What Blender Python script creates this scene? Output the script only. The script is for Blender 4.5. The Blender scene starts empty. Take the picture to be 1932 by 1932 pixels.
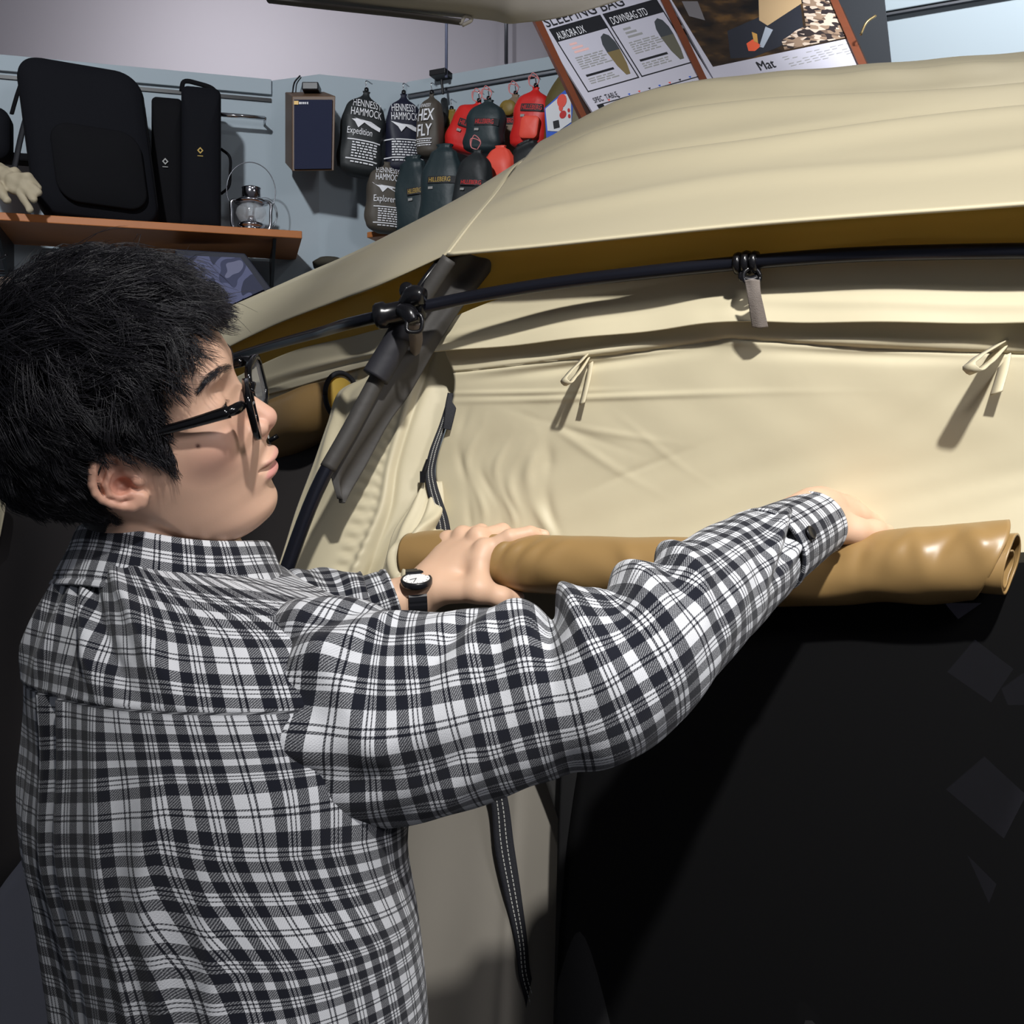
import bpy, bmesh, math, random
import numpy as np
from mathutils import Vector, Matrix

# ---------------------------------------------------------------- camera, world, lights, exposure
SC = bpy.context.scene
COL = SC.collection
FPX, CZ = 2100.0, 1.45            # focal length in pixels of the 1932 px frame; eye height of the level camera

def lin(r, g, b):
    def f(c):
        c /= 255.0
        return c / 12.92 if c <= 0.04045 else ((c + 0.055) / 1.055) ** 2.4
    return (f(r), f(g), f(b), 1.0)

cam_data = bpy.data.cameras.new('camera')
cam_data.sensor_width = 36.0
cam_data.lens = 36.0 * FPX / 1932.0
cam_data.clip_start = 0.05
cam = bpy.data.objects.new('camera', cam_data)
cam.location = (0, 0, CZ)
cam.rotation_euler = (math.radians(90), 0, 0)
COL.objects.link(cam)
SC.camera = cam

SC.view_settings.view_transform = 'Standard'
SC.view_settings.look = 'None'
SC.view_settings.gamma = 1.0
SC.view_settings.use_curve_mapping = False
SC.view_settings.exposure = 0.0
SC.cycles.max_bounces = 8
SC.cycles.transparent_max_bounces = 12

world = bpy.data.worlds.new('room_air')
SC.world = world
world.use_nodes = True
world.node_tree.nodes['Background'].inputs[0].default_value = (0.80, 0.86, 1.0, 1)
world.node_tree.nodes['Background'].inputs[1].default_value = 0.11

def lamp(name, loc, target, power, size, color, spread=180):
    d = bpy.data.lights.new(name, 'AREA')
    d.shape = 'DISK'
    d.size = size
    d.energy = power
    d.color = color
    d.spread = math.radians(spread)
    o = bpy.data.objects.new(name, d)
    o.location = loc
    o.rotation_euler = (Vector(target) - Vector(loc)).to_track_quat('-Z', 'Y').to_euler()
    COL.objects.link(o)
    return o

def spot(name, loc, target, power, radius, color, angle, blend):
    d = bpy.data.lights.new(name, 'SPOT')
    d.energy = power; d.color = color; d.shadow_soft_size = radius
    d.spot_size = math.radians(angle); d.spot_blend = blend
    o = bpy.data.objects.new(name, d)
    o.location = loc
    o.rotation_euler = (Vector(target) - Vector(loc)).to_track_quat('-Z', 'Y').to_euler()
    COL.objects.link(o)
    return o

spot('spot_lamp', (.30, -.46, 2.82), (.50, 1.15, 1.58), 262, .045, (1.0, .985, .955), 66, 1.0)
spot('spot_lamp', (-.95, .45, 3.35), (-.72, 3.1, 2.28), 190, .07, (.94, .97, 1.0), 62, .7)
lamp('fill_lamp', (1.0, 1.7, 3.45), (1.0, 2.9, 1.9), 4, 0.14, (0.97, 0.98, 1.0), 120)
spot('spot_lamp', (1.35, 1.45, 3.5), (1.22, 2.62, 2.45), 190, .08, (.95, .98, 1.0), 52, .6)  # added spot that brightens the right wall, no such fixture known
lamp('fill_lamp', (-1.2, 3.7, 3.6), (-1.2, 4.7, 3.0), 8.5, 0.5, (1.0, .98, .99), 160)  # added lamp, put in to lighten the dark upper wall
lamp('fill_lamp', (1.25, -.65, 2.45), (-0.2, 0.9, 1.45), 12, 0.5, (0.99, 0.97, 1.0), 150)  # added fill for face and sleeve from behind the camera, not a fixture
# ---------------------------------------------------------------- helpers
rng = np.random.default_rng(7)

def P(px, py, d):
    """the point that stands d metres in front of the camera on the ray of a photograph pixel"""
    return np.array([(px - 966.0) / FPX * d, d, CZ - (py - 966.0) / FPX * d])

def tag(o, label=None, cat=None, group=None, kind=None):
    if label: o['label'] = label
    if cat: o['category'] = cat
    if group: o['group'] = group
    if kind: o['kind'] = kind
    return o

def link(name, me, m=None, parent=None, smooth=True):
    o = bpy.data.objects.new(name, me)
    COL.objects.link(o)
    if m is not None and not me.materials:
        me.materials.append(m)
    if smooth and len(me.polygons):
        me.polygons.foreach_set('use_smooth', np.ones(len(me.polygons), bool))
    if parent is not None:
        o.parent = parent
        o.matrix_parent_inverse = parent.matrix_basis.inverted()
    return o

def mesh_of(name, verts, faces):
    me = bpy.data.meshes.new(name)
    v = np.asarray(verts, dtype=np.float32).reshape(-1, 3)
    if isinstance(faces, np.ndarray) and faces.ndim == 2:
        k = faces.shape[1]
        me.vertices.add(len(v)); me.vertices.foreach_set('co', v.ravel())
        me.loops.add(faces.size); me.loops.foreach_set('vertex_index', faces.astype(np.int32).ravel())
        me.polygons.add(len(faces))
        me.polygons.foreach_set('loop_start', np.arange(0, faces.size, k, dtype=np.int32))
        me.update(calc_edges=True); me.validate()
    else:
        me.from_pydata([tuple(map(float, p)) for p in v], [], faces)
        me.update()
    return me

def empty(name, loc, label=None, cat=None, group=None):
    o = bpy.data.objects.new(name, None)
    o.empty_display_size = 0.05
    o.location = tuple(map(float, loc))
    COL.objects.link(o)
    return tag(o, label, cat, group)

def catmull(pts, n):
    """Catmull-Rom resample of a polyline (k,dim) to n points, even in chord length"""
    p = np.asarray(pts, float)
    if len(p) == 1: return np.repeat(p, n, 0)
    seg = np.linalg.norm(np.diff(p, axis=0), axis=1) + 1e-9
    t = np.concatenate([[0], np.cumsum(seg)])
    return hermite(t, p, np.linspace(0, t[-1], n))

def hermite(t, p, s):
    t = np.asarray(t, float); p = np.asarray(p, float)
    if p.ndim == 1: p = p[:, None]; flat = True
    else: flat = False
    n = len(t)
    sl = np.diff(p, axis=0) / np.diff(t)[:, None]
    m = np.zeros_like(p)
    m[0] = sl[0]; m[-1] = sl[-1]
    if n > 2:
        h = np.diff(t)[:, None]
        m[1:-1] = (sl[:-1] * h[1:] + sl[1:] * h[:-1]) / (h[1:] + h[:-1])
    s = np.clip(np.asarray(s, float), t[0], t[-1])
    i = np.clip(np.searchsorted(t, s, side='right') - 1, 0, n - 2)
    h = (t[i + 1] - t[i])[:, None]
    x = ((s - t[i])[:, None]) / h
    r = ((2*x**3 - 3*x**2 + 1) * p[i] + (x**3 - 2*x**2 + x) * h * m[i]
         + (-2*x**3 + 3*x**2) * p[i + 1] + (x**3 - x**2) * h * m[i + 1])
    return r[:, 0] if flat else r

def grid_faces(nv, nu, close_u=False, close_v=False):
    i, j = np.meshgrid(np.arange(nv if close_v else nv - 1), np.arange(nu if close_u else nu - 1), indexing='ij')
    i = i.ravel(); j = j.ravel()
    i2 = (i + 1) % nv; j2 = (j + 1) % nu
    return np.stack([i * nu + j, i * nu + j2, i2 * nu + j2, i2 * nu + j], 1)

def set_uv(me, uvv):
    li = np.zeros(len(me.loops), np.int32)
    me.loops.foreach_get('vertex_index', li)
    lay = me.uv_layers.new(name='UVMap')
    lay.data.foreach_set('uv', np.asarray(uvv, np.float32)[li].ravel())

def set_col(me, colors, name='tint'):
    a = me.color_attributes.new(name, 'FLOAT_COLOR', 'POINT')
    c = np.ones((len(me.vertices), 4), np.float32)
    c[:, :3] = colors
    a.data.foreach_set('color', c.ravel())

def grid_normals(G):
    du = np.gradient(G, axis=1); dv = np.gradient(G, axis=0)
    n = np.cross(du, dv)
    return n / (np.linalg.norm(n, axis=2, keepdims=True) + 1e-12)

def rows3(rows):
    return [[P(*q) for q in r] for r in rows]

def cloth(name, rows, m, parent=None, nu=80, nv=60, disp=None, thick=0.0015, world_rows=False, uv=True):
    """a cloth panel through a few rows of points, folds given by disp(u, v) along the normal that faces the camera"""
    R = rows if world_rows else rows3(rows)
    K = 1.0
    if not world_rows and rows[0][-1][0] > 2300:                   # a row that runs on past the frame: u = 1 stays at the old end
        K = float(np.mean([np.linalg.norm(np.diff(np.array(r), axis=0), axis=1).sum() / np.linalg.norm(np.diff(np.array(r[:-1]), axis=0), axis=1).sum() for r in R]))
        nu = int(nu * K)
    A = np.stack([catmull(r, nu) for r in R])                      # k x nu x 3
    seg = np.linalg.norm(np.diff(A, axis=0), axis=2).mean(1) + 1e-9
    t = np.concatenate([[0], np.cumsum(seg)])
    G = np.stack([hermite(t, A[:, j], np.linspace(0, t[-1], nv)) for j in range(nu)], 1)
    n = grid_normals(G)
    c = G.reshape(-1, 3).mean(0); 
    if (n.reshape(-1, 3).mean(0) @ (np.array([0, 0, CZ]) - c)) < 0: n = -n
    if disp is not None:
        v, u = np.meshgrid(np.linspace(0, 1, nv), np.linspace(0, 1, nu), indexing='ij')
        G = G + n * disp(u * K, v)[..., None]
    me = mesh_of(name, G.reshape(-1, 3), grid_faces(nv, nu))
    du = np.linalg.norm(np.diff(G, axis=1), axis=2); 
    us = np.concatenate([np.zeros((nv, 1)), np.cumsum(du, 1)], 1)
    vs = np.repeat(np.linspace(0, t[-1], nv)[:, None], nu, 1)
    set_uv(me, np.stack([us, vs], 2).reshape(-1, 2))
    o = link(name, me, m, parent)
    if thick:
        s = o.modifiers.new('thickness', 'SOLIDIFY'); s.thickness = thick; s.offset = 0
    return o

def sup(c, p): return np.sign(c) * np.abs(c) ** (2.0 / p)

def ridge(x, c, w):
    return np.exp(-((x - c) / w) ** 2)

def tube_verts(path, radii, n=12, cap=True, flat=1.0, up=None):
    """a swept tube: path (k,3), radii scalar or (k,)"""
    p = np.asarray(path, float); k = len(p)
    r = np.broadcast_to(np.asarray(radii, float), (k,))
    t = np.gradient(p, axis=0); t /= np.linalg.norm(t, axis=1, keepdims=True) + 1e-12
    ref = np.array([0, 0, 1.0]) if up is None else np.asarray(up, float)
    if abs(t[0] @ ref) > 0.9: ref = np.array([0, 1.0, 0])
    a = np.zeros_like(p)
    a[0] = ref - (ref @ t[0]) * t[0]; a[0] /= np.linalg.norm(a[0])
    for i in range(1, k):
        v = a[i - 1] - (a[i - 1] @ t[i]) * t[i]
        a[i] = v / (np.linalg.norm(v) + 1e-12)
    b = np.cross(t, a)
    th = np.linspace(0, 2 * np.pi, n, endpoint=False)
    V = p[:, None] + r[:, None, None] * (np.cos(th)[None, :, None] * a[:, None] * flat + np.sin(th)[None, :, None] * b[:, None])
    V = V.reshape(-1, 3)
    F = [list(map(int, f)) for f in grid_faces(k, n, close_u=True)]
    if cap:
        F.append(list(range(n))[::-1]); F.append([(k - 1) * n + i for i in range(n)])
    return V, F

def tube(name, path, radii, m, parent=None, n=12, res=None, flat=1.0, up=None):
    p = np.asarray(path, float)
    if res:
        if np.ndim(radii): 
            q = catmull(np.column_stack([p, radii]), res); p, radii = q[:, :3], q[:, 3]
        else: p = catmull(p, res)
    V, F = tube_verts(p, radii, n, True, flat, up)
    return link(name, mesh_of(name, V, F), m, parent)

class MB:
    """collects simple solids into one mesh"""
    def __init__(s): s.v = []; s.f = []
    def add(s, V, F):
        o = len(s.v); s.v += [tuple(map(float, p)) for p in V]; s.f += [[i + o for i in f] for f in F]; return s
    def box(s, c, e, R=None):
        c = np.asarray(c, float); e = np.asarray(e, float) / 2
        R = np.eye(3) if R is None else np.asarray(R, float)      # rows are the axes
        q = [c + (sx * e[0]) * R[0] + (sy * e[1]) * R[1] + (sz * e[2]) * R[2] for sx in (-1, 1) for sy in (-1, 1) for sz in (-1, 1)]
        return s.add(q, [[0, 1, 3, 2], [4, 6, 7, 5], [0, 4, 5, 1], [2, 3, 7, 6], [0, 2, 6, 4], [1, 5, 7, 3]])
    def tube(s, path, r, n=8, res=None, flat=1.0, up=None):
        p = path
        if res and np.ndim(r):
            q = catmull(np.column_stack([path, r]), res); p, r = q[:, :3], q[:, 3]
        elif res: p = catmull(path, res)
        return s.add(*tube_verts(p, r, n, True, flat, up))
    def lathe(s, c, prof, n=24, axis=(0, 0, 1)):
        z = np.asarray(axis, float); z /= np.linalg.norm(z)
        x = np.cross(z, [0, 1, 0] if abs(z[1]) < 0.9 else [1, 0, 0]); x /= np.linalg.norm(x); y = np.cross(z, x)
        th = np.linspace(0, 2 * np.pi, n, endpoint=False)
        V = np.array([[np.asarray(c, float) + z * h + r * (np.cos(a) * x + np.sin(a) * y) for a in th] for r, h in prof]).reshape(-1, 3)
        k = len(prof)
        F = [list(map(int, f)) for f in grid_faces(k, n, close_u=True)]
        F.append(list(range(n))[::-1]); F.append([(k - 1) * n + i for i in range(n)])
        return s.add(V, F)
    def build(s, name, m, parent=None, smooth=False, bevel=0.0, seg=2):
        me = mesh_of(name, s.v, s.f)
        bm = bmesh.new(); bm.from_mesh(me)
        bmesh.ops.recalc_face_normals(bm, faces=bm.faces); bm.to_mesh(me); bm.free()
        o = link(name, me, m, parent, smooth)
        if bevel:
            b = o.modifiers.new('edge', 'BEVEL'); b.width = bevel; b.segments = seg; b.limit_method = 'ANGLE'
        return o

def mat(name, color, rough=0.6, metal=0.0, bump=0.0, bscale=200.0, var=0.0, vscale=6.0, sheen=0.0, coat=0.0, spec=0.5, alpha=1.0, trans=0.0, ior=1.45, subsurf=0.0):
    m = bpy.data.materials.new(name); m.use_nodes = True
    nt = m.node_tree; b = nt.nodes['Principled BSDF']
    b.inputs['Base Color'].default_value = color
    b.inputs['Roughness'].default_value = rough
    b.inputs['Metallic'].default_value = metal
    b.inputs['Specular IOR Level'].default_value = spec
    b.inputs['Sheen Weight'].default_value = sheen
    b.inputs['Coat Weight'].default_value = coat
    b.inputs['Alpha'].default_value = alpha
    b.inputs['Transmission Weight'].default_value = trans
    b.inputs['IOR'].default_value = ior
    if bump or var:
        tc = nt.nodes.new('ShaderNodeTexCoord')
    if bump:
        n = nt.nodes.new('ShaderNodeTexNoise'); n.inputs['Scale'].default_value = bscale; n.inputs['Detail'].default_value = 3
        nt.links.new(tc.outputs['Object'], n.inputs['Vector'])
        bp = nt.nodes.new('ShaderNodeBump'); bp.inputs['Strength'].default_value = bump; bp.inputs['Distance'].default_value = 0.002
        nt.links.new(n.outputs['Fac'], bp.inputs['Height']); nt.links.new(bp.outputs['Normal'], b.inputs['Normal'])
    if var:
        n2 = nt.nodes.new('ShaderNodeTexNoise'); n2.inputs['Scale'].default_value = vscale; n2.inputs['Detail'].default_value = 4
        nt.links.new(tc.outputs['Object'], n2.inputs['Vector'])
        mx = nt.nodes.new('ShaderNodeMix'); mx.data_type = 'RGBA'
        mx.inputs[6].default_value = tuple(c * (1 - var) for c in color[:3]) + (1,)
        mx.inputs[7].default_value = tuple(min(1, c * (1 + var)) for c in color[:3]) + (1,)
        nt.links.new(n2.outputs['Fac'], mx.inputs[0]); nt.links.new(mx.outputs[2], b.inputs['Base Color'])
    return m

def copy_tree(o, parent=None):
    c = o.copy(); COL.objects.link(c)
    if parent is not None: c.parent = parent
    for ch in list(o.children): copy_tree(ch, c)
    return c

def text_mesh(s, size=1.0, align='LEFT', bold=0.0, sx=1.0):
    """flat lettering as a mesh: returns verts (k,2) and faces"""
    cu = bpy.data.curves.new('t', 'FONT'); cu.body = s; cu.size = size; cu.align_x = align; cu.offset = bold
    cu.resolution_u = 3
    ob = bpy.data.objects.new('t', cu); COL.objects.link(ob)
    dg = bpy.context.evaluated_depsgraph_get()
    me = bpy.data.meshes.new_from_object(ob.evaluated_get(dg))
    v = np.array([q.co[:2] for q in me.vertices]).reshape(-1, 2); v[:, 0] *= sx
    f = [list(p.vertices) for p in me.polygons]
    bpy.data.objects.remove(ob); bpy.data.curves.remove(cu); bpy.data.meshes.remove(me)
    return v, f
# ---------------------------------------------------------------- implicit modelling (smooth unions turned into one skin)
def smin(a, b, k):
    h = np.clip(0.5 + 0.5 * (b - a) / k, 0, 1)
    return b * (1 - h) + a * h - k * h * (1 - h)
def smax(a, b, k): return -smin(-a, -b, k)
def s_ell(X, Y, Z, c, r):
    k0 = np.sqrt(((X - c[0]) / r[0])**2 + ((Y - c[1]) / r[1])**2 + ((Z - c[2]) / r[2])**2)
    k1 = np.sqrt(((X - c[0]) / r[0]**2)**2 + ((Y - c[1]) / r[1]**2)**2 + ((Z - c[2]) / r[2]**2)**2)
    return k0 * (k0 - 1) / (k1 + 1e-9)
def s_cap(X, Y, Z, a, b, ra, rb):
    a = np.asarray(a, float); b = np.asarray(b, float); ab = b - a
    t = np.clip(((X - a[0]) * ab[0] + (Y - a[1]) * ab[1] + (Z - a[2]) * ab[2]) / (ab @ ab), 0, 1)
    return np.sqrt((X - a[0] - t * ab[0])**2 + (Y - a[1] - t * ab[1])**2 + (Z - a[2] - t * ab[2])**2) - (ra + (rb - ra) * t)
def s_chain(X, Y, Z, pts, rad, k):
    d = None
    for i in range(len(pts) - 1):
        e = s_cap(X, Y, Z, pts[i], pts[i + 1], rad[i], rad[i + 1])
        d = e if d is None else smin(d, e, k)
    return d

def surface_nets(fn, lo, hi, h):
    lo = np.asarray(lo, float); hi = np.asarray(hi, float)
    n = np.ceil((hi - lo) / h).astype(int) + 1
    ax = [(lo[i] + np.arange(n[i]) * h).astype(np.float32) for i in range(3)]
    D = fn(ax[0][:, None, None], ax[1][None, :, None], ax[2][None, None, :])
    D = np.ascontiguousarray(np.broadcast_to(D, tuple(n))).astype(np.float32)
    for q in (D[0], D[-1], D[:, 0], D[:, -1], D[:, :, 0], D[:, :, -1]): np.maximum(q, h * .5, out=q)      # closed at the box
    S = D < 0
    c = n - 1
    cnt = np.zeros(tuple(c), np.int8)
    for i in (0, 1):
        for j in (0, 1):
            for k in (0, 1):
                cnt += S[i:i + c[0], j:j + c[1], k:k + c[2]]
    act = (cnt > 0) & (cnt < 8)
    idx = -np.ones(tuple(c), np.int32)
    cells = np.argwhere(act)
    idx[act] = np.arange(len(cells))
    acc = np.zeros((len(cells), 3)); num = np.zeros(len(cells))
    corners = [(i, j, k) for i in (0, 1) for j in (0, 1) for k in (0, 1)]
    for a in corners:
        for axis in range(3):
            if a[axis]: continue
            b = list(a); b[axis] = 1
            va = D[cells[:, 0] + a[0], cells[:, 1] + a[1], cells[:, 2] + a[2]]
            vb = D[cells[:, 0] + b[0], cells[:, 1] + b[1], cells[:, 2] + b[2]]
            m = (va < 0) != (vb < 0)
            t = va[m] / (va[m] - vb[m])
            p = np.tile(np.array(a, float), (m.sum(), 1)); p[:, axis] += t
            acc[m] += p; num[m] += 1
    V = lo + (cells + acc / num[:, None]) * h
    Q = []
    for axis in range(3):
        u, v = (axis + 1) % 3, (axis + 2) % 3
        s0 = [slice(None)] * 3; s1 = [slice(None)] * 3
        s0[axis] = slice(0, -1); s1[axis] = slice(1, None)
        cr = S[tuple(s0)] != S[tuple(s1)]
        e = np.argwhere(cr)
        ok = (e[:, u] > 0) & (e[:, v] > 0) & (e[:, u] < n[u] - 1) & (e[:, v] < n[v] - 1)
        e = e[ok]
        inside = S[e[:, 0], e[:, 1], e[:, 2]]
        def at(du, dv):
            q = e.copy(); q[:, u] -= du; q[:, v] -= dv
            return idx[q[:, 0], q[:, 1], q[:, 2]]
        q = np.stack([at(1, 1), at(0, 1), at(0, 0), at(1, 0)], 1)
        q[~inside] = q[~inside][:, ::-1]
        Q.append(q)
    F = np.concatenate(Q)
    F = F[(F >= 0).all(1)]
    return V, F
# ---------------------------------------------------------------- the shop room
M_TEAL = mat('pale_blue_board', lin(160, 172, 180), .75, var=.03, vscale=3)
M_UPPER = mat('grey_white_paint', lin(178, 174, 182), .8, var=.03, vscale=1.5)
M_CEIL = mat('ceiling_paint', lin(190, 190, 195), .85)
M_FLOOR = mat('grey_floor', lin(92, 88, 84), .5, var=.1, vscale=4)
M_BLACK_METAL = mat('black_metal', lin(24, 24, 27), .4)
M_GREY_METAL = mat('grey_metal', lin(120, 122, 128), .35, .8)
M_CHROME = mat('chrome', lin(215, 216, 220), .12, 1.0)

def struct(name, o):
    o.name = name; o['kind'] = 'structure'; return o
def slab(name, p, q, z0, z1, t, m):
    """an upright slab from plan point p to q; the thickness t goes to its far side"""
    p = np.array(p, float); q = np.array(q, float); d = q - p; d /= np.linalg.norm(d); n = np.array([-d[1], d[0]])
    if n[1] < 0: n = -n
    v = [(*c, z) for z in (z0, z1) for c in (p, q, q + n * t, p + n * t)]
    return struct(name, MB().add(v, [[0, 3, 2, 1], [4, 5, 6, 7], [0, 1, 5, 4], [1, 2, 6, 5], [2, 3, 7, 6], [3, 0, 4, 7]]).build(name, m))
WA, WB, WC, WD, WE = (-2.9, 2.648), (-.692, 3.2), (-.5465, 3.153), (-.297, 3.22), (1.9, 2.248)
ZT = 2.69
slab('wall_left', WA, WB, 0, ZT, .10, M_TEAL)
struct('wall_pier', MB().add([(*c, z) for z in (0, ZT) for c in (WB, WC, WD, (-.2, 3.5), (-.75, 3.5))],
       [[4, 3, 2, 1, 0], [5, 6, 7, 8, 9], [0, 1, 6, 5], [1, 2, 7, 6], [2, 3, 8, 7], [3, 4, 9, 8], [4, 0, 5, 9]]).build('wall_pier', M_TEAL))
slab('wall_right', WD, WE, 0, ZT, .10, M_TEAL)
slab('wall_back', (-4.2, 4.7), (4.2, 4.7), 0, 3.9, .12, M_UPPER)
struct('floor', MB().box((0, 1.6, -.05), (8.6, 6.6, .1)).build('floor', M_FLOOR))
struct('ceiling', MB().box((0, 1.6, 3.95), (8.6, 6.6, .1)).build('ceiling', M_CEIL))
# the band along the top of the right wall and the slotted rails
_d = np.array(WE) - np.array(WD); _L = np.linalg.norm(_d); _d /= _L; _n = np.array([_d[1], -_d[0]])    # towards the camera
RW_D = np.array([_d[0], _d[1], 0]); RW_N = np.array([_n[0], _n[1], 0])
def rw(px, z, off):
    """a point off the right wall, on the pixel column px"""
    t = (px - 966) / FPX; p = np.array(WD) + _n * off
    s = (t * p[1] - p[0]) / (_d[0] - t * _d[1])
    q = p + _d * s
    return np.array([q[0], q[1], z])
def zrow(py, d): return CZ - (py - 966) / FPX * d
_c = np.array([*((np.array(WD) + np.array(WE)) / 2), 0])
AX = np.array([RW_D, RW_N, [0, 0, 1]])
struct('trim_1', MB().box(_c + RW_N * .008 + [0, 0, 2.671], (_L, .016, .036), AX).build('trim_1', M_TEAL, bevel=.002))
struct('trim_2', MB().box(_c + RW_N * .006 + [0, 0, 2.648], (_L, .012, .006), AX).build('trim_2', M_GREY_METAL))
struct('trim_3', MB().box(_c + RW_N * .004 + [0, 0, 2.42], (_L, .008, .008), AX).build('trim_3', M_GREY_METAL))
_dl = np.array(WB) - np.array(WA); _Ll = np.linalg.norm(_dl); _dl /= _Ll; _nl = np.array([_dl[1], -_dl[0]])
LW_D = np.array([*_dl, 0]); LW_N = np.array([*_nl, 0]); AXL = np.array([LW_D, LW_N, [0, 0, 1]])
def lw(px, z, off):
    t = (px - 966) / FPX; p = np.array(WA) + _nl * off
    s = (t * p[1] - p[0]) / (_dl[0] - t * _dl[1])
    q = p + _dl * s
    return np.array([q[0], q[1], z])
_cl = np.array([*((np.array(WA) + np.array(WB)) / 2), 0])
struct('trim_4', MB().box(_cl + LW_N * .006 + [0, 0, 2.668], (_Ll, .012, .044), AXL).build('trim_4', M_TEAL, bevel=.002))
struct('trim_5', MB().box(_cl + LW_N * .003 + [0, 0, 2.632], (_Ll, .006, .010), AXL).build('trim_5', M_BLACK_METAL))
# a chrome hanging bar on the left wall and the pole that carries the panels
_p = lw(360, 2.56, .06); _q = lw(500, 2.56, .06)
o = tag(MB().tube([_p, _q], .006, 12).tube([_q, _q - LW_N * .06], .004, 8).tube([_p, _p - LW_N * .06], .004, 8).build('hanging_bar', M_CHROME, smooth=True), 'chrome hanging bar fixed to the blue board behind the tall black bag', 'bar')
_p = P(955, 120, 4.55); _q = P(955, -120, 4.55)
tag(MB().tube([_p, _q], .008, 12).build('conduit', M_GREY_METAL, smooth=True), 'grey vertical conduit on the upper white wall', 'pipe')
r = empty('ceiling_cable', P(842, 140, 3.12), 'thin blue grey cable dropping to a black clamp on the wall top', 'cable')
MB().tube([P(842, 146, 3.12), P(843, -160, 3.12)], .0042, 8).build('cable', mat('cable_grey', lin(110, 116, 140), .5), r, True)
MB().box(P(840, 147, 3.16), (.05, .10, .016), AX).tube([P(833, 150, 3.12), P(836, 178, 3.12)], .004, 8).build('clamp', M_BLACK_METAL, r, bevel=.002)

# an awning sheet of another display, high above
M_AWN = mat('stone_awning', lin(158, 153, 146), .8, bump=.15, bscale=60)
aw = cloth('awning_sheet', [[(480, -150, 1.75), (640, -140, 1.72), (860, -120, 1.68), (1010, -100, 1.66), (1300, -140, 1.6)],
                            [(500, -40, 1.80), (660, -10, 1.78), (880, 12, 1.74), (1010, 18, 1.70), (1260, -58, 1.6)],
                            [(505, -6, 1.84), (680, 14, 1.82), (875, 32, 1.78), (1005, 40, 1.72), (1250, -24, 1.6)]], M_AWN, None, 90, 30,
           lambda u, v: .006 * np.sin(u * 14 + v * 3) * (1 - v) + .004 * ridge(u, .62, .03), .003)
tag(aw, 'stone grey awning sheet hanging above the wall of bags', 'awning')
_h = MB().tube([P(505, 0, 1.83), P(640, 15, 1.815), P(780, 30, 1.79), P(872, 42, 1.772)], .010, 8, 20, .35).build('hem', mat('dark_webbing', lin(70, 66, 64), .8), aw, True)
MB().tube([P(868, 46, 1.77), P(880, 30, 1.765), P(890, 36, 1.765), P(872, 48, 1.77)], .003, 6, 14).build('tie_tab', M_AWN, aw, True)
# ---------------------------------------------------------------- the tent
def see_through(m, color, f):
    """thin cloth passes part of the light that falls on its other side"""
    nt = m.node_tree; b = nt.nodes['Principled BSDF']; out = nt.nodes['Material Output']
    t = nt.nodes.new('ShaderNodeBsdfTranslucent'); t.inputs['Color'].default_value = color
    x = nt.nodes.new('ShaderNodeMixShader'); x.inputs[0].default_value = f
    nt.links.new(b.outputs[0], x.inputs[1]); nt.links.new(t.outputs[0], x.inputs[2]); nt.links.new(x.outputs[0], out.inputs['Surface'])
def mat_cloth(name, color, rough, trans=0.0, bump=.25, spec=.4):
    m = mat(name, color, rough, bump=bump, bscale=26, var=.03, vscale=5, sheen=.1, spec=spec)
    if trans: see_through(m, color, trans)
    return m
M_CREAM = mat_cloth('sand_polyester', lin(199, 189, 160), .50)
M_FLY = mat_cloth('sand_fly_polyester', lin(199, 189, 160), .50, .22)
M_MUSTARD = mat('mustard_lining', lin(222, 190, 92), .6, bump=.1, bscale=30)
see_through(M_MUSTARD, lin(222, 190, 92), .5)
M_SLEEVE = mat('charcoal_nylon', lin(62, 60, 58), .6, bump=.15, bscale=120)
M_SLEEVE2 = mat('black_nylon', lin(36, 36, 42), .65, bump=.15, bscale=120)
M_POLE = mat('black_anodised', lin(40, 42, 52), .30, .7)
M_PLASTIC = mat('black_plastic', lin(18, 18, 21), .25)
M_WEB = mat('grey_webbing', lin(120, 112, 106), .8, bump=.3, bscale=900)
M_WEBB = mat('black_webbing', lin(22, 23, 30), .7, bump=.3, bscale=900)
M_STITCH = mat('white_stitch', lin(190, 190, 185), .8)
M_ROLL = mat('tan_coated_cloth', lin(150, 120, 76), .36, bump=.12, bscale=40, spec=.5)
M_MESH = mat('black_netting', lin(16, 16, 17), .95, alpha=.78, spec=.1)
M_MESH2 = mat('dark_grey_netting', lin(44, 44, 45), .95, alpha=.74, spec=.1)
M_GREYCLOTH = mat('grey_inner_cloth', lin(128, 123, 114), .8, bump=.2, bscale=20)

def D0(px):
    return 1.28 / (1 + .6 * (px - 966) / FPX) if px >= 760 else 1.3602 + (760 - px) * .0018
X_END = 2420
def run_on(pts):
    """the tent goes on past the frame's edge: carry a row that reaches it further along"""
    pts = list(pts)
    if pts[-1][0] >= 1960:
        (xa, ya), (xb, yb) = pts[-2], pts[-1]
        pts.append((X_END, yb + .7 * (yb - ya) / (xb - xa) * (X_END - xb)))
    return pts
def q_(pts, off): return [(x, y, D0(x) + (off if np.isscalar(off) else off[min(i, len(off) - 1)])) for i, (x, y) in enumerate(run_on(pts))]
def Pz(px, d, z): p = P(px, 966, d); p[2] = z; return p

TENT = empty('tent', (.15, 1.5, 0), 'large sand coloured dome tent with mustard lining and a rolled up tan door', 'tent')

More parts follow.
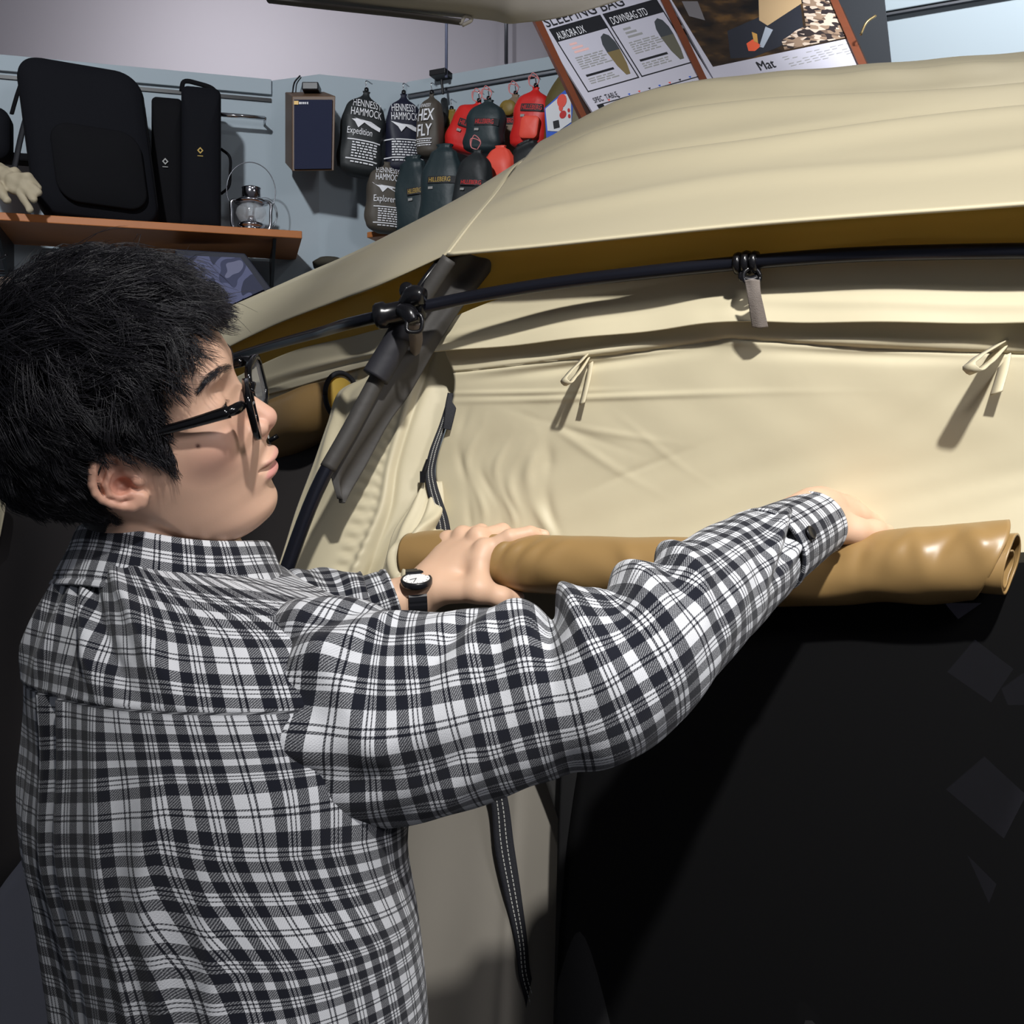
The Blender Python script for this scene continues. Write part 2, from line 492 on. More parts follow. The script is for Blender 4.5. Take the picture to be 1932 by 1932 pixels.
# roof, right face: from the hem up over the crest
def roof_r(u, v):
    # long soft folds that fan out from the corner
    d = 0
    for c, w, am, sl in [(.16, .030, .0035, .06), (.30, .035, .007, .10), (.36, .018, -.004, .12), (.47, .040, .009, .06), (.54, .020, -.006, .05), (.64, .032, .008, -.02), (.72, .02, -.005, -.05), (.82, .03, .005, -.03)]:
        d = d + am * ridge(v, c + sl * (u - .5) + .012 * np.sin(u * 9 + c * 20), w) * np.clip(u / .18, 0, 1)
    d = d + .0018 * np.sin(u * 40 + v * 9) * np.clip((v - .5) / .3, 0, 1) * np.clip((u - .3) / .2, 0, 1)
    return 1.7 * d * np.clip((.86 - v) / .22, .12, 1)
R1 = [(845, 479), (1000, 465), (1200, 444), (1400, 424), (1600, 408), (1800, 394), (1990, 380)]
R2 = [(882, 430), (1010, 412), (1200, 390), (1400, 371), (1600, 354), (1800, 340), (1990, 326)]
R3 = [(925, 378), (1050, 342), (1200, 312), (1400, 286), (1600, 268), (1800, 254), (1990, 240)]
R4 = [(985, 304), (1095, 258), (1245, 214), (1400, 200), (1600, 190), (1800, 180), (1990, 168)]
R5 = [(1045, 264), (1150, 210), (1285, 163), (1420, 144), (1620, 128), (1800, 114), (1990, 98)]
R6 = [(1090, 290), (1180, 243), (1300, 200), (1430, 182), (1620, 168), (1800, 154), (1990, 138)]
fly = cloth('fly_roof', [q_(R1, -.03), q_(R2, .09), q_(R3, .27), q_(R4, .50), q_(R5, .82), q_(R6, 1.0)], M_FLY, TENT, 150, 110, roof_r)
fly['label'] = 'sand coloured roof sheet, right hand slope'
L1 = [(380, 680), (520, 612), (640, 566), (745, 525), (845, 479)]
L2 = [(380, 652), (540, 578), (670, 526), (790, 470), (882, 430)]
L3 = [(380, 632), (560, 548), (700, 488), (830, 425), (925, 378)]
L4 = [(380, 606), (560, 526), (740, 443), (870, 374), (985, 304)]
L5 = [(390, 612), (570, 536), (750, 455), (880, 386), (1000, 312)]
fly2 = cloth('fly_roof', [q_(L1, [-.02, -.02, -.02, -.03, -.03]), q_(L2, [.06, .06, .06, .08, .09]), q_(L3, [.15, .15, .18, .23, .27]), q_(L4, [.30, .30, .36, .44, .50]), q_(L5, [.6, .6, .6, .7, .8])], M_FLY, TENT, 100, 50,
             lambda u, v: .003 * ridge(v, .40 + .1 * u, .07) - .003 * ridge(v, .55 + .1 * u, .05) + .0025 * ridge(v, .70, .05))
fly2['label'] = 'sand coloured roof sheet, left hand slope'
# hem tape and the ridge seam
hem = [P(x, y + 1, D0(x) - .032) for x, y in run_on(R1)]
tube('hem_seam', hem, .0022, M_CREAM, TENT, 8, 80)
seam = [P(x, y, D0(x) + o) for (x, y), o in zip([R1[0], R2[0], R3[0], R4[0]], [-.032, .086, .266, .496])]
tube('ridge_seam', seam, .0016, M_CREAM, TENT, 8, 40)

# mustard lining behind the hem
lin_r = cloth('roof_lining', [q_([(x, y + 1) for x, y in R1], -.0265), q_([(x, y + 10) for x, y in R1], .015), q_([(834, 540), (1000, 515), (1200, 492), (1400, 474), (1600, 462), (1990, 440)], .035),
                              q_([(828, 615), (1000, 566), (1200, 540), (1400, 523), (1600, 510), (1990, 498)], .050)], M_MUSTARD, TENT, 80, 24, lambda u, v: .003 * np.sin(u * 20 + v * 2) * v)
lin_l = cloth('roof_lining', [q_([(x, y + 1) for x, y in L1], [-.017, -.017, -.017, -.0265, -.0265]), q_([(x, y + 10) for x, y in L1], .030), q_([(380, 705), (520, 640), (640, 590), (745, 560), (834, 540)], .055),
                              q_([(380, 752), (520, 688), (640, 652), (745, 632), (828, 615)], .090)], M_MUSTARD, TENT, 60, 24)

# upper wall: overlaps the wall below, its lower edge casts the dark line
def up_d(u, v):
    pk = ridge(u, .520, .05)
    return .55 * (.005 * ridge(v, .55 - .25 * u, .10) * np.clip(1 - u / .45, 0, 1) - .004 * ridge(v, .72 - .2 * u, .07) * np.clip(1 - u / .5, 0, 1) + .004 * ridge(v, .6 + .3 * (u - .5), .10) * np.clip((u - .5) / .2, 0, 1) + .006 * pk * v + .003 * np.sin(u * 26) * v)
cloth('upper_wall', [q_([(806, 618), (1000, 546), (1200, 521), (1400, 504), (1600, 491), (1990, 478)], .032), q_([(800, 645), (1000, 600), (1200, 579), (1400, 556), (1600, 551), (1990, 546)], .030),
                     q_([(793, 667), (1000, 648), (1150, 632), (1300, 617), (1420, 607), (1520, 608), (1700, 609), (1990, 609)], .020)], M_CREAM, TENT, 140, 50, up_d)
cloth('upper_wall', [q_([(380, 745), (560, 660), (660, 636), (745, 616), (800, 608)], .050), q_([(380, 775), (560, 695), (660, 668), (740, 650), (790, 640)], .045), q_([(380, 800), (480, 752), (560, 730), (660, 700), (735, 680)], .030)], M_CREAM, TENT, 70, 30,
      lambda u, v: .004 * ridge(v, .5 + .3 * (u - .5), .1) - .003 * ridge(v, .7, .08))
cloth('lower_valance', [q_([(380, 785), (480, 740), (560, 715), (660, 685), (735, 664)], .052), q_([(380, 820), (480, 774), (560, 750), (650, 724), (722, 738)], .045)], M_CREAM, TENT, 60, 12)

# lower wall behind the rolled door
def wall_d(u, v):
    d = 0
    # sag folds under the horizontal seam
    for cu, wu, cv, wv, am, sl in [(.28, .16, .115, .022, .0055, -.18), (.28, .16, .16, .022, -.0045, -.18), (.74, .16, .10, .025, .0045, .05), (.74, .16, .15, .025, -.004, .05), (.30, .25, .30, .012, .0022, -.03), (.15, .15, .27, .01, .002, 0)]:
        d = d + am * ridge(u, cu, wu) * ridge(v, cv + sl * (u - cu), wv)
    # crumples beside the zip
    for cu, w, am, sl, v0, v1 in [(.075, .008, .006, .03, .35, .95), (.105, .009, -.005, .05, .45, .98), (.135, .007, .006, .02, .40, .9), (.165, .009, .006, -.04, .45, .95), (.195, .012, .010, .06, .42, 1.0), (.222, .010, -.007, .05, .45, 1.0), (.05, .008, -.005, .06, .30, .95)]:
        d = d + .22 * am * ridge(u, cu + sl * (v - .6) + .009 * np.sin(v * 17 + cu * 190), w) * (1 + .6 * np.sin(v * 31 + cu * 300)) * np.clip((v - v0) / .12, 0, 1) * np.clip((v1 - v) / .12, 0, 1)
    for cu, cv, ang, w, ln, am in [(.30, .52, .5, .012, .10, .004), (.38, .60, -.4, .010, .09, -.003), (.26, .44, .3, .012, .1, -.0035), (.34, .45, .15, .010, .08, .003), (.42, .50, .6, .010, .08, .002)]:
        dx, dy = u - cu, (v - cv) * .45
        al = dx * math.cos(ang) + dy * math.sin(ang); ac = -dx * math.sin(ang) + dy * math.cos(ang)
        d = d + .32 * am * ridge(ac, 0, w * .6) * ridge(al, 0, ln)
    d = d - .004 * ridge(v, .092 + .06 * np.clip(np.abs(u - .53) / .5, 0, 1) ** .7, .006)
    d = d + .010 * ridge(u, .535, .03) * np.clip(1 - v / .12, 0, 1) + .0005 * np.sin(u * 37 + v * 11 + 2 * np.sin(v * 9)) * np.sin(v * 23 - u * 5)
    return d
cloth('front_wall', [q_([(840, 662), (1000, 628), (1150, 612), (1300, 597), (1420, 588), (1520, 590), (1700, 592), (1990, 592)], .038), q_([(858, 720), (1000, 715), (1200, 706), (1430, 698), (1700, 700), (1990, 700)], .044),
                     q_([(845, 800), (1000, 800), (1200, 800), (1430, 800), (1700, 800), (1990, 800)], .050), q_([(822, 890), (1000, 895), (1200, 900), (1430, 900), (1700, 900), (1990, 890)], .055),
                     q_([(838, 970), (1000, 980), (1200, 985), (1430, 985), (1700, 975), (1990, 950)], .052), q_([(846, 1075), (1000, 1078), (1200, 1080), (1430, 1080), (1700, 1075), (1990, 1060)], .040)], M_CREAM, TENT, 220, 150, wall_d)

# corner column of cloth under the charcoal sleeve
def col_d(u, v):
    d = .0055 * ridge(u, .70 + .04 * np.sin(v * 5), .03) - .005 * ridge(u, .77, .03)
    d = d + .0018 * np.sin(v * 150) * ridge(u, .56 + .03 * v, .05) * np.clip((v - .15) / .1, 0, 1) + .0014 * np.sin(v * 170 + 1) * ridge(u, .66 + .02 * v, .025)
    d = d + .007 * ridge(u, .10, .05) * ridge(v, .28, .14) - .006 * ridge(u, .17, .05) * ridge(v, .34, .14) + .005 * ridge(u, .13, .05) * ridge(v, .55, .1)
    d = d + .010 * ridge(u + .3 * v, 1.10, .06) * np.clip((v - .5) / .2, 0, 1) - .008 * ridge(u + .3 * v, 1.02, .05) * np.clip((v - .5) / .2, 0, 1)
    return d
cloth('corner_panel', [[(708, 688, 1.475), (748, 668, 1.435), (812, 640, 1.412), (872, 636, 1.404)], [(700, 705, 1.47), (740, 690, 1.43), (805, 668, 1.41), (863, 676, 1.405)], [(640, 740, 1.50), (720, 740, 1.42), (790, 735, 1.40), (862, 742, 1.398)], [(618, 800, 1.49), (710, 800, 1.41), (780, 800, 1.392), (838, 802, 1.395)],
                       [(590, 880, 1.47), (690, 880, 1.40), (760, 880, 1.388), (812, 885, 1.39)], [(560, 960, 1.45), (670, 960, 1.39), (740, 960, 1.38), (803, 962, 1.385)], [(535, 1040, 1.43), (640, 1040, 1.38), (710, 1040, 1.372), (770, 1040, 1.38)],
                       [(508, 1125, 1.42), (610, 1125, 1.37), (680, 1125, 1.365), (740, 1125, 1.37)], [(470, 1260, 1.41), (580, 1260, 1.36), (650, 1260, 1.36), (715, 1260, 1.37)]], M_CREAM, TENT, 120, 150, col_d)
fl = cloth('door_cuff', [[(812, 900, 1.385), (820, 905, 1.38), (826, 912, 1.385)], [(775, 955, 1.372), (810, 965, 1.358), (842, 985, 1.372)], [(745, 1000, 1.362), (790, 1005, 1.340), (833, 1012, 1.352)], [(730, 1050, 1.352), (765, 1052, 1.322), (800, 1050, 1.330)],
                         [(720, 1090, 1.350), (758, 1092, 1.316), (797, 1088, 1.326)], [(715, 1130, 1.350), (755, 1132, 1.325), (796, 1125, 1.335)]], M_CREAM, TENT, 60, 60,
           lambda u, v: .006 * ridge(u + .9 * v, .95, .10) - .006 * ridge(u + .9 * v, 1.18, .08) + .005 * ridge(u - .5 * v, .0, .08) - .004 * ridge(u - .4 * v, .25, .06))
fl['label'] = 'sand cloth cuff from which the rolled door emerges'

# charcoal pole sleeve with its flange, and the poles
cloth('sleeve_flange', [[(842, 485, 1.312), (895, 477, 1.312), (955, 466, 1.312)], [(815, 530, 1.322), (870, 522, 1.325), (925, 512, 1.325)], [(778, 592, 1.325), (830, 590, 1.333), (872, 580, 1.335)], [(744, 650, 1.312), (790, 655, 1.335), (828, 650, 1.342)],
                        [(712, 705, 1.308), (755, 712, 1.338), (778, 738, 1.352)], [(670, 790, 1.304), (705, 800, 1.330), (730, 805, 1.345)], [(638, 850, 1.302), (668, 862, 1.325), (688, 880, 1.338)], [(628, 890, 1.31), (640, 915, 1.32), (655, 935, 1.33)], [(640, 940, 1.315), (644, 947, 1.318), (648, 950, 1.32)]],
      M_SLEEVE, TENT, 30, 90, lambda u, v: .003 * np.sin(u * 9 + v * 5))
tube('pole_sleeve', [P(848, 488, 1.300), P(778, 596, 1.314), P(705, 728, 1.312), P(660, 812, 1.306), P(618, 884, 1.300)], [.0092, .0096, .0100, .0100, .0096], M_SLEEVE, TENT, 18, 60)
tube('sleeve_band', [P(768, 606, 1.312), P(738, 662, 1.309), P(708, 712, 1.306)], [.0150, .0160, .0165], M_SLEEVE2, TENT, 18, 30)
tube('corner_pole', [P(640, 845, 1.3035), P(620, 880, 1.300), P(527, 1115, 1.290), Pz(330, 1.30, .02)], .0088, M_POLE, TENT, 18, 80)
HP = [(2400, 474), (1990, 473), (1800, 475), (1600, 481), (1400, 496), (1200, 516), (1000, 541), (860, 566), (740, 592), (600, 628), (460, 668), (360, 702)]
HPD = [D0(2400) + .006, D0(1990) + .006, D0(1800) + .006, D0(1600) + .006, D0(1400) + .004, D0(1200) - .004, D0(1000) - .018, D0(860) - .040, 1.294, 1.55, 1.84, 2.0]
hp = [P(x, y, d) for (x, y), d in zip(HP, HPD)]
tube('ridge_pole', hp, .0074, M_POLE, TENT, 20, 160)
# hub where the poles meet
hub = MB()
_d = np.array(hp[7]) - np.array(hp[8]); _d /= np.linalg.norm(_d)
hc = P(768, 585, 1.288)
hub.lathe(hc - _d * .030, [(1e-5, -.008), (.0135, -.008), (.0155, -.005), (.0155, .004), (.0125, .007), (.0118, .040), (.0130, .042), (.0130, .050), (1e-5, .052)], 24, _d)
hub.tube([hc + [0, -.012, .004], hc + [0.012, -.026, .012], hc + [.022, -.030, .010]], [.010, .012, .009], 12, 10)
hub.tube([hc + [-.004, -.018, -.004], hc + [.006, -.030, -.010], hc + [.010, -.032, -.020]], [.009, .010, .008], 12, 10)
hub.build('pole_hub', M_PLASTIC, TENT, True)
MB().tube([hc + [.004, -.034, -.012], hc + [.018, -.036, -.012], hc + [.018, -.036, -.030], hc + [.004, -.036, -.030], hc + [.004, -.034, -.014]], .0026, 10, 24).build('hub_ring', M_PLASTIC, TENT, True)
cloth('hub_strap', [[(770, 612, 1.268), (783, 612, 1.266), (795, 611, 1.268)], [(772, 640, 1.298), (784, 642, 1.294), (797, 640, 1.298)], [(775, 668, 1.336), (783, 670, 1.333), (790, 668, 1.336)], [(777, 690, 1.350), (780, 692, 1.349), (783, 690, 1.350)]], M_WEB, TENT, 14, 30)
cord = MB().tube([P(832, 489, 1.318), P(806, 522, 1.315), P(776, 566, 1.300), P(760, 590, 1.29)], .0042, 8, 20).tube([P(838, 494, 1.314), P(812, 524, 1.310), P(782, 568, 1.295), P(768, 585, 1.285)], .0036, 8, 20)
cord.lathe(P(768, 549, 1.300), [(1e-5, -.010), (.008, -.008), (.0095, 0), (.008, .008), (1e-5, .010)], 16, (0, -1, .2))
cord.build('tension_cord', M_PLASTIC, TENT, True)

# clip in the middle of the ridge pole with its grey strap
cc = P(1409, 496, D0(1409) + .004)
_d2 = np.array(hp[3]) - np.array(hp[4]); _d2 /= np.linalg.norm(_d2)
cl = MB()
for off, rr in ((-.0085, .0108), (.0, .0118), (.0085, .0108)):
    cl.lathe(cc + _d2 * off, [(.0072, -.0035), (rr, -.0035), (rr + .001, 0), (rr, .0035), (.0072, .0035)], 24, _d2)
cl.tube([cc + [-.004, 0, -.010], cc + [-.006, -.004, -.016], cc + [.004, -.004, -.018], cc + [.012, -.002, -.014]], .0038, 10, 16)
cl.build('pole_clip', M_PLASTIC, TENT, True)
rc = P(1418, 522, D0(1418) + .0)
MB().tube([rc + np.array([.0085 * math.cos(a), 0, .0085 * math.sin(a)]) for a in np.linspace(0, 2 * math.pi, 25)], .0023, 10).build('clip_ring', M_PLASTIC, TENT, True)
ds = D0(1420) - .046
cloth('clip_strap', [[(1405, 529, ds + .036), (1418, 526, ds + .030), (1433, 529, ds + .036)], [(1408, 545, ds + .036), (1420, 545, ds + .034), (1434, 545, ds + .036)], [(1414, 585, ds + .046), (1427, 585, ds + .044), (1442, 585, ds + .046)], [(1419, 617, ds + .056), (1433, 619, ds + .054), (1449, 617, ds + .056)]], M_WEB, TENT, 14, 30)

# tie loops under the seam
def loop(pts, w, name='tie_loop'):
    c = catmull(np.array([P(*p) for p in pts]), 40)
    side = np.array([.55, -.75, .25]); side /= np.linalg.norm(side)
    V = np.concatenate([c - side * w / 2, c + side * w / 2]); n = len(c)
    F = [[i, i + 1, n + i + 1, n + i] for i in range(n - 1)]
    o = link(name, mesh_of(name, V, F), M_CREAM, TENT)
    s = o.modifiers.new('thickness', 'SOLIDIFY'); s.thickness = .0012; s.offset = 0
    return o
a = D0(1100) - .044
loop([(1113, 661, a + .088), (1095, 682, a + .070), (1072, 706, a + .052), (1064, 719, a + .046), (1070, 724, a + .046), (1084, 712, a + .056), (1100, 690, a + .074), (1114, 664, a + .090)], .011)
loop([(1116, 664, a + .090), (1112, 700, a + .082), (1104, 738, a + .074), (1098, 762, a + .072)], .010)
a = D0(1870) - .044
loop([(1900, 640, a + .088), (1870, 658, a + .066), (1838, 680, a + .044), (1828, 692, a + .038), (1836, 700, a + .038), (1858, 690, a + .050), (1880, 668, a + .072), (1900, 644, a + .090)], .013)
loop([(1900, 642, a + .088), (1894, 690, a + .080), (1884, 728, a + .072), (1880, 742, a + .070)], .012)

# zip and its tab at the left of the wall
def ribbon(name, pts, m, w, parent=TENT, n=60, stitch=None):
    c = catmull(np.array([P(x, y, d) for x, y, d, *_ in pts]), n)
    ww = catmull(np.array([[q[3]] for q in pts]) if len(pts[0]) > 3 else np.full((len(pts), 1), w), n)[:, 0]
    t = np.gradient(c, axis=0); t /= np.linalg.norm(t, axis=1, keepdims=True)
    s = np.cross(t, [0, -1.0, 0]); s /= np.linalg.norm(s, axis=1, keepdims=True)
    G = np.stack([c + s * (k * ww / 2)[:, None] for k in np.linspace(-1, 1, 7)], 1)
    o = link(name, mesh_of(name, G.reshape(-1, 3), grid_faces(n, 7)), m, parent)
    so = o.modifiers.new('thickness', 'SOLIDIFY'); so.thickness = .0016; so.offset = 0
    if stitch:
        for k in stitch:
            mb = MB()
            line = c + s * (k * ww / 2)[:, None] + np.array([0, -.0016, 0])
            L = catmull(line, 241)
            for i in range(0, 238, 3): mb.add(*tube_verts(L[[i, i + 1, i + 2]], .0006, 4))
            q = mb.build('stitching', M_STITCH, o); q['kind'] = 'stuff'
    return o
ribbon('zip_tab', [(853, 742, 1.372, .011), (850, 770, 1.368, .014), (845, 800, 1.366, .013), (843, 810, 1.366, .010)], M_WEBB, .012)
ribbon('zip_tape', [(850, 748, 1.375, .006), (836, 800, 1.374, .006), (816, 862, 1.372, .007), (811, 890, 1.372, .009), (815, 918, 1.370, .010), (824, 950, 1.366, .014), (833, 980, 1.362, .017), (838, 1012, 1.360, .018)], M_WEBB, .01, stitch=(-.35, .3))
MB().tube([P(808, 868, 1.372), P(800, 890, 1.368), P(797, 902, 1.368)], .003, 8, 10).box(P(797, 900, 1.366), (.006, .004, .014)).build('zip_pull', M_PLASTIC, TENT)

# the rolled door
def roll_mesh(name, pts, m, parent, disp, nu=96, nv=260, end_slant=0.0):
    A = np.array([[*P(x, y, d), r / FPX * d] for x, y, d, r in pts])
    Q = catmull(A, nv); p = Q[:, :3]; r = Q[:, 3]
    t = np.gradient(p, axis=0); t /= np.linalg.norm(t, axis=1, keepdims=True)
    a = np.cross(t, [0, 0, 1.0]); a /= np.linalg.norm(a, axis=1, keepdims=True)      # towards the camera
    b = np.cross(a, t)                                                                # up
    th = np.linspace(-np.pi, np.pi, nu, endpoint=False)
    l = np.concatenate([[0], np.cumsum(np.linalg.norm(np.diff(p, axis=0), axis=1))])
    lv, tv = np.meshgrid(l, th, indexing='ij')
    R = r[:, None] + disp(lv, tv, l[-1])
    G = p[:, None] + R[..., None] * (np.cos(tv)[..., None] * a[:, None] + np.sin(tv)[..., None] * b[:, None])
    if end_slant:
        w = np.clip((lv - (l[-1] - .12)) / .12, 0, 1) ** 2
        G = G + (w * end_slant * np.sin(tv + .5))[..., None] * t[:, None]
    o = link(name, mesh_of(name, G.reshape(-1, 3), grid_faces(nv, nu, close_u=True)), m, parent)
    s = o.modifiers.new('thickness', 'SOLIDIFY'); s.thickness = .0022; s.offset = -1
    return o
def roll_d(l, t, Lt):
    d = 0
    for c, w, am, sk, tc, tw in [(.105, .006, .0045, .012, .6, .8), (.122, .006, .0050, .014, .5, .8), (.140, .007, .0050, .016, .5, .8), (.160, .008, .0040, .018, .4, .7), (.185, .009, .0035, .02, .3, .7), (.21, .012, .003, .02, .3, .7), (.30, .012, .003, -.02, .3, .6)]:
        d = d + am * ridge(l - sk * (t - .5), c, w) * ridge(t, tc, tw)
    for k, (c, sk, am) in enumerate([(.575, .012, .0032), (.590, -.010, .0030), (.612, .014, -.0026), (.632, -.016, .0034), (.652, .012, -.003), (.545, .01, -.003)]):
        d = d + am * ridge(l - sk * (t - .6), c, .008) * ridge(t, .55, .6)
    d = d + .0006 * np.sin(l * 60 + 2 * t) * np.sin(3 * t + l * 20)
    # the hand squeezes the roll
    d = d - .006 * ridge(l, .50, .030) * np.clip(np.sin(t) + .6, 0, 1) 
    return d
RP = [(775, 1052, 1.345, 43), (835, 1050, D0(835) - .005, 46), (930, 1060, D0(930) - .005, 49), (1100, 1068, D0(1100) - .005, 53), (1300, 1074, D0(1300) - .005, 56), (1480, 1080, D0(1480) - .005, 60), (1590, 1080, D0(1590) - .005, 58), (1650, 1070, D0(1650) - .005, 62), (1750, 1066, D0(1750) - .005, 69), (1868, 1058, D0(1868) - .005, 69)]
roll = roll_mesh('rolled_door', RP, M_ROLL, TENT, roll_d, end_slant=.022)
roll['label'] = 'tan coated door cloth rolled into a long bundle'
inner = roll_mesh('roll_core', [(1780, 1064, D0(1780) - .005, 54), (1850, 1064, D0(1850) - .008, 54), (1885, 1064, D0(1885) - .010, 52), (1908, 1064, D0(1908) - .012, 50)], M_ROLL, roll, lambda l, t, L: .003 * np.sin(2 * t + l * 60), 64, 60, .006)
roll_mesh('roll_core', [(1840, 1070, D0(1840) - .008, 34), (1880, 1070, D0(1880) - .012, 33), (1902, 1070, D0(1902) - .014, 32)], M_ROLL, roll, lambda l, t, L: .002 * np.sin(3 * t), 48, 40, .004)
# the second rolled door on the left face
def roll2_d(l, t, Lt): return .010 * ridge(l - .03 * t, .10, .03) + .008 * ridge(l + .03 * t, .18, .02) - .008 * ridge(l - .02 * t, .22, .02) + .006 * ridge(l, .05, .015)
roll2 = roll_mesh('rolled_door', [(380, 880, 1.95, 50), (470, 832, 1.80, 52), (560, 795, 1.66, 54), (600, 775, 1.60, 50), (640, 752, 1.56, 36)], M_ROLL, TENT, roll2_d, 64, 120)
roll2['label'] = 'second tan door roll behind the face of the person'
cap_n = (P(650, 748, 1.53) - P(600, 775, 1.60)); cap_n /= np.linalg.norm(cap_n); cap_n = np.array([.72, -.69, .05])
ec = P(645, 748, 1.545)
_x = np.cross(cap_n, [0, 0, 1.0]); _x /= np.linalg.norm(_x); _y = np.cross(_x, cap_n)
MB().tube([ec + .0285 * (math.cos(a) * _x + 1.15 * math.sin(a) * _y) for a in np.linspace(0, 2 * math.pi, 40)], .0036, 8).build('roll_binding', M_WEBB, roll2, True)
MB().lathe(ec - cap_n * .004, [(1e-5, -.004), (.0275, -.001), (.0275, .001), (1e-5, -.002)], 36, cap_n).build('roll_mouth', M_MUSTARD, roll2, True)
tube('toggle', [P(508, 832, 1.60), P(524, 822, 1.60)], .0035, M_PLASTIC, TENT, 10)
tube('toggle_cord', [P(504, 812, 1.61), P(508, 832, 1.60), P(516, 860, 1.62)], .0012, M_STITCH, TENT, 8)

# netting and dark insides
def down(pts, zb=0.0): return [Pz(x, d, zb) for x, d in pts]
def wrow(pts): return [P(*p) for p in pts]
cloth('door_netting', [wrow(q_([(1180, 1040), (1300, 1045), (1480, 1050), (1700, 1050), (1990, 1040)], .03)), wrow(q_([(1120, 1300), (1300, 1300), (1500, 1300), (1700, 1300), (1990, 1300)], .01)),
                       down([(1050, 1.26), (1250, 1.17), (1450, 1.11), (1700, 1.05), (1990, .99), (2420, .91)], .45), down([(1040, 1.24), (1250, 1.15), (1450, 1.09), (1700, 1.03), (1990, .97), (2420, .89)])], M_MESH, TENT, 60, 60, lambda u, v: .006 * np.sin(u * 12 + v * 6) * v, .0008, world_rows=True)
cloth('netting_fold', [wrow(q_([(1080, 1040), (1250, 1045), (1380, 1050), (1470, 1050)], .045)), wrow(q_([(1070, 1250), (1250, 1250), (1400, 1250), (1515, 1250)], .03)), wrow(q_([(1060, 1450), (1250, 1450), (1450, 1450), (1590, 1450)], .02)),
                       wrow(q_([(1055, 1700), (1300, 1700), (1550, 1700), (1722, 1700)], .01)), wrow(q_([(1050, 1950), (1300, 1950), (1600, 1950), (1880, 1950)], .0)), down([(1040, 1.25), (1300, 1.16), (1600, 1.07), (1960, 1.0)])], M_MESH2, TENT, 70, 70,
      lambda u, v: .012 * np.sin(u * 11 + 2.5 * v) * np.clip(v / .2, 0, 1) + .006 * np.sin(u * 23 - 3 * v) * v, .0008, world_rows=True)
cloth('inner_panel', [wrow([(780, 1130, 1.40), (900, 1120, 1.38), (1000, 1110, 1.36), (1120, 1110, 1.33)]), wrow([(770, 1350, 1.38), (900, 1350, 1.36), (1000, 1350, 1.34), (1110, 1350, 1.315)]), wrow([(765, 1560, 1.37), (880, 1560, 1.35), (980, 1560, 1.33), (1098, 1560, 1.31)]),
                      wrow([(760, 1760, 1.36), (860, 1760, 1.34), (970, 1760, 1.32), (1072, 1760, 1.31)]), wrow([(750, 1950, 1.35), (850, 1950, 1.33), (960, 1950, 1.31), (1052, 1950, 1.30)]), down([(720, 1.33), (840, 1.31), (940, 1.30), (1020, 1.29)])], M_GREYCLOTH, TENT, 70, 90,
      lambda u, v: .006 * np.sin(u * 14 + v * 3) * v + .004 * ridge(u, .62 + .1 * v, .04), .001, world_rows=True)
ribbon('dark_edging', [(1020, 1380, 1.30, .030), (1055, 1470, 1.295, .032), (1100, 1600, 1.285, .036), (1150, 1760, 1.275, .038), (1190, 1940, 1.265, .040)], mat('charcoal_binding', lin(38, 37, 36), .8), .03)
w = ribbon('door_webbing', [(905, 1400, 1.325, .016), (940, 1500, 1.322, .017), (952, 1600, 1.320, .021), (968, 1690, 1.316, .023), (984, 1780, 1.314, .014), (990, 1840, 1.312, .018), (1004, 1890, 1.310, .021), (1012, 1950, 1.308, .020), (1016, 2040, 1.305, .02)], M_WEBB, .02, stitch=(-.3, .3))
# far side of the tent with its pale window patches, seen dimly through the netting
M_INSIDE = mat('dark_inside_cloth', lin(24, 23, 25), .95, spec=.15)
M_SIDE = mat('charcoal_side_cloth', lin(58, 55, 55), .9, spec=.2)
M_PATCH = mat('glowing_window_cloth', lin(150, 148, 172), .8)
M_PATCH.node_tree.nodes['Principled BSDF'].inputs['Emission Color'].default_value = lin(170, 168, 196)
M_PATCH.node_tree.nodes['Principled BSDF'].inputs['Emission Strength'].default_value = .07  # emission set into the cloth stands in for shop light coming through it
cloth('far_wall', [wrow([(480, 960, 2.3), (1000, 980, 2.5), (1600, 980, 2.3), (2200, 960, 1.9)]), wrow([(480, 1400, 2.3), (1000, 1400, 2.5), (1600, 1400, 2.3), (2200, 1400, 1.9)]), down([(480, 2.35), (1000, 2.55), (1600, 2.3), (2200, 1.9)])], M_INSIDE, TENT, 40, 30, None, .002, world_rows=True)
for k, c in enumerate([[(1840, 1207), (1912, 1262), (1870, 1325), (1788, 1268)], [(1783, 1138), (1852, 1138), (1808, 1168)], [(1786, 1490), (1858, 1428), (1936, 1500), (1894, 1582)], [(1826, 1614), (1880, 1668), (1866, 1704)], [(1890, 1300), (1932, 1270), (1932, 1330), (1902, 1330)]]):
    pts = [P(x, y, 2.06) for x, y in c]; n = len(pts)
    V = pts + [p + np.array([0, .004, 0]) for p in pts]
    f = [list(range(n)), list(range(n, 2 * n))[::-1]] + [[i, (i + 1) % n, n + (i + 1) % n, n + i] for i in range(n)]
    MB().add(V, f).build('window_patch', M_PATCH, TENT)
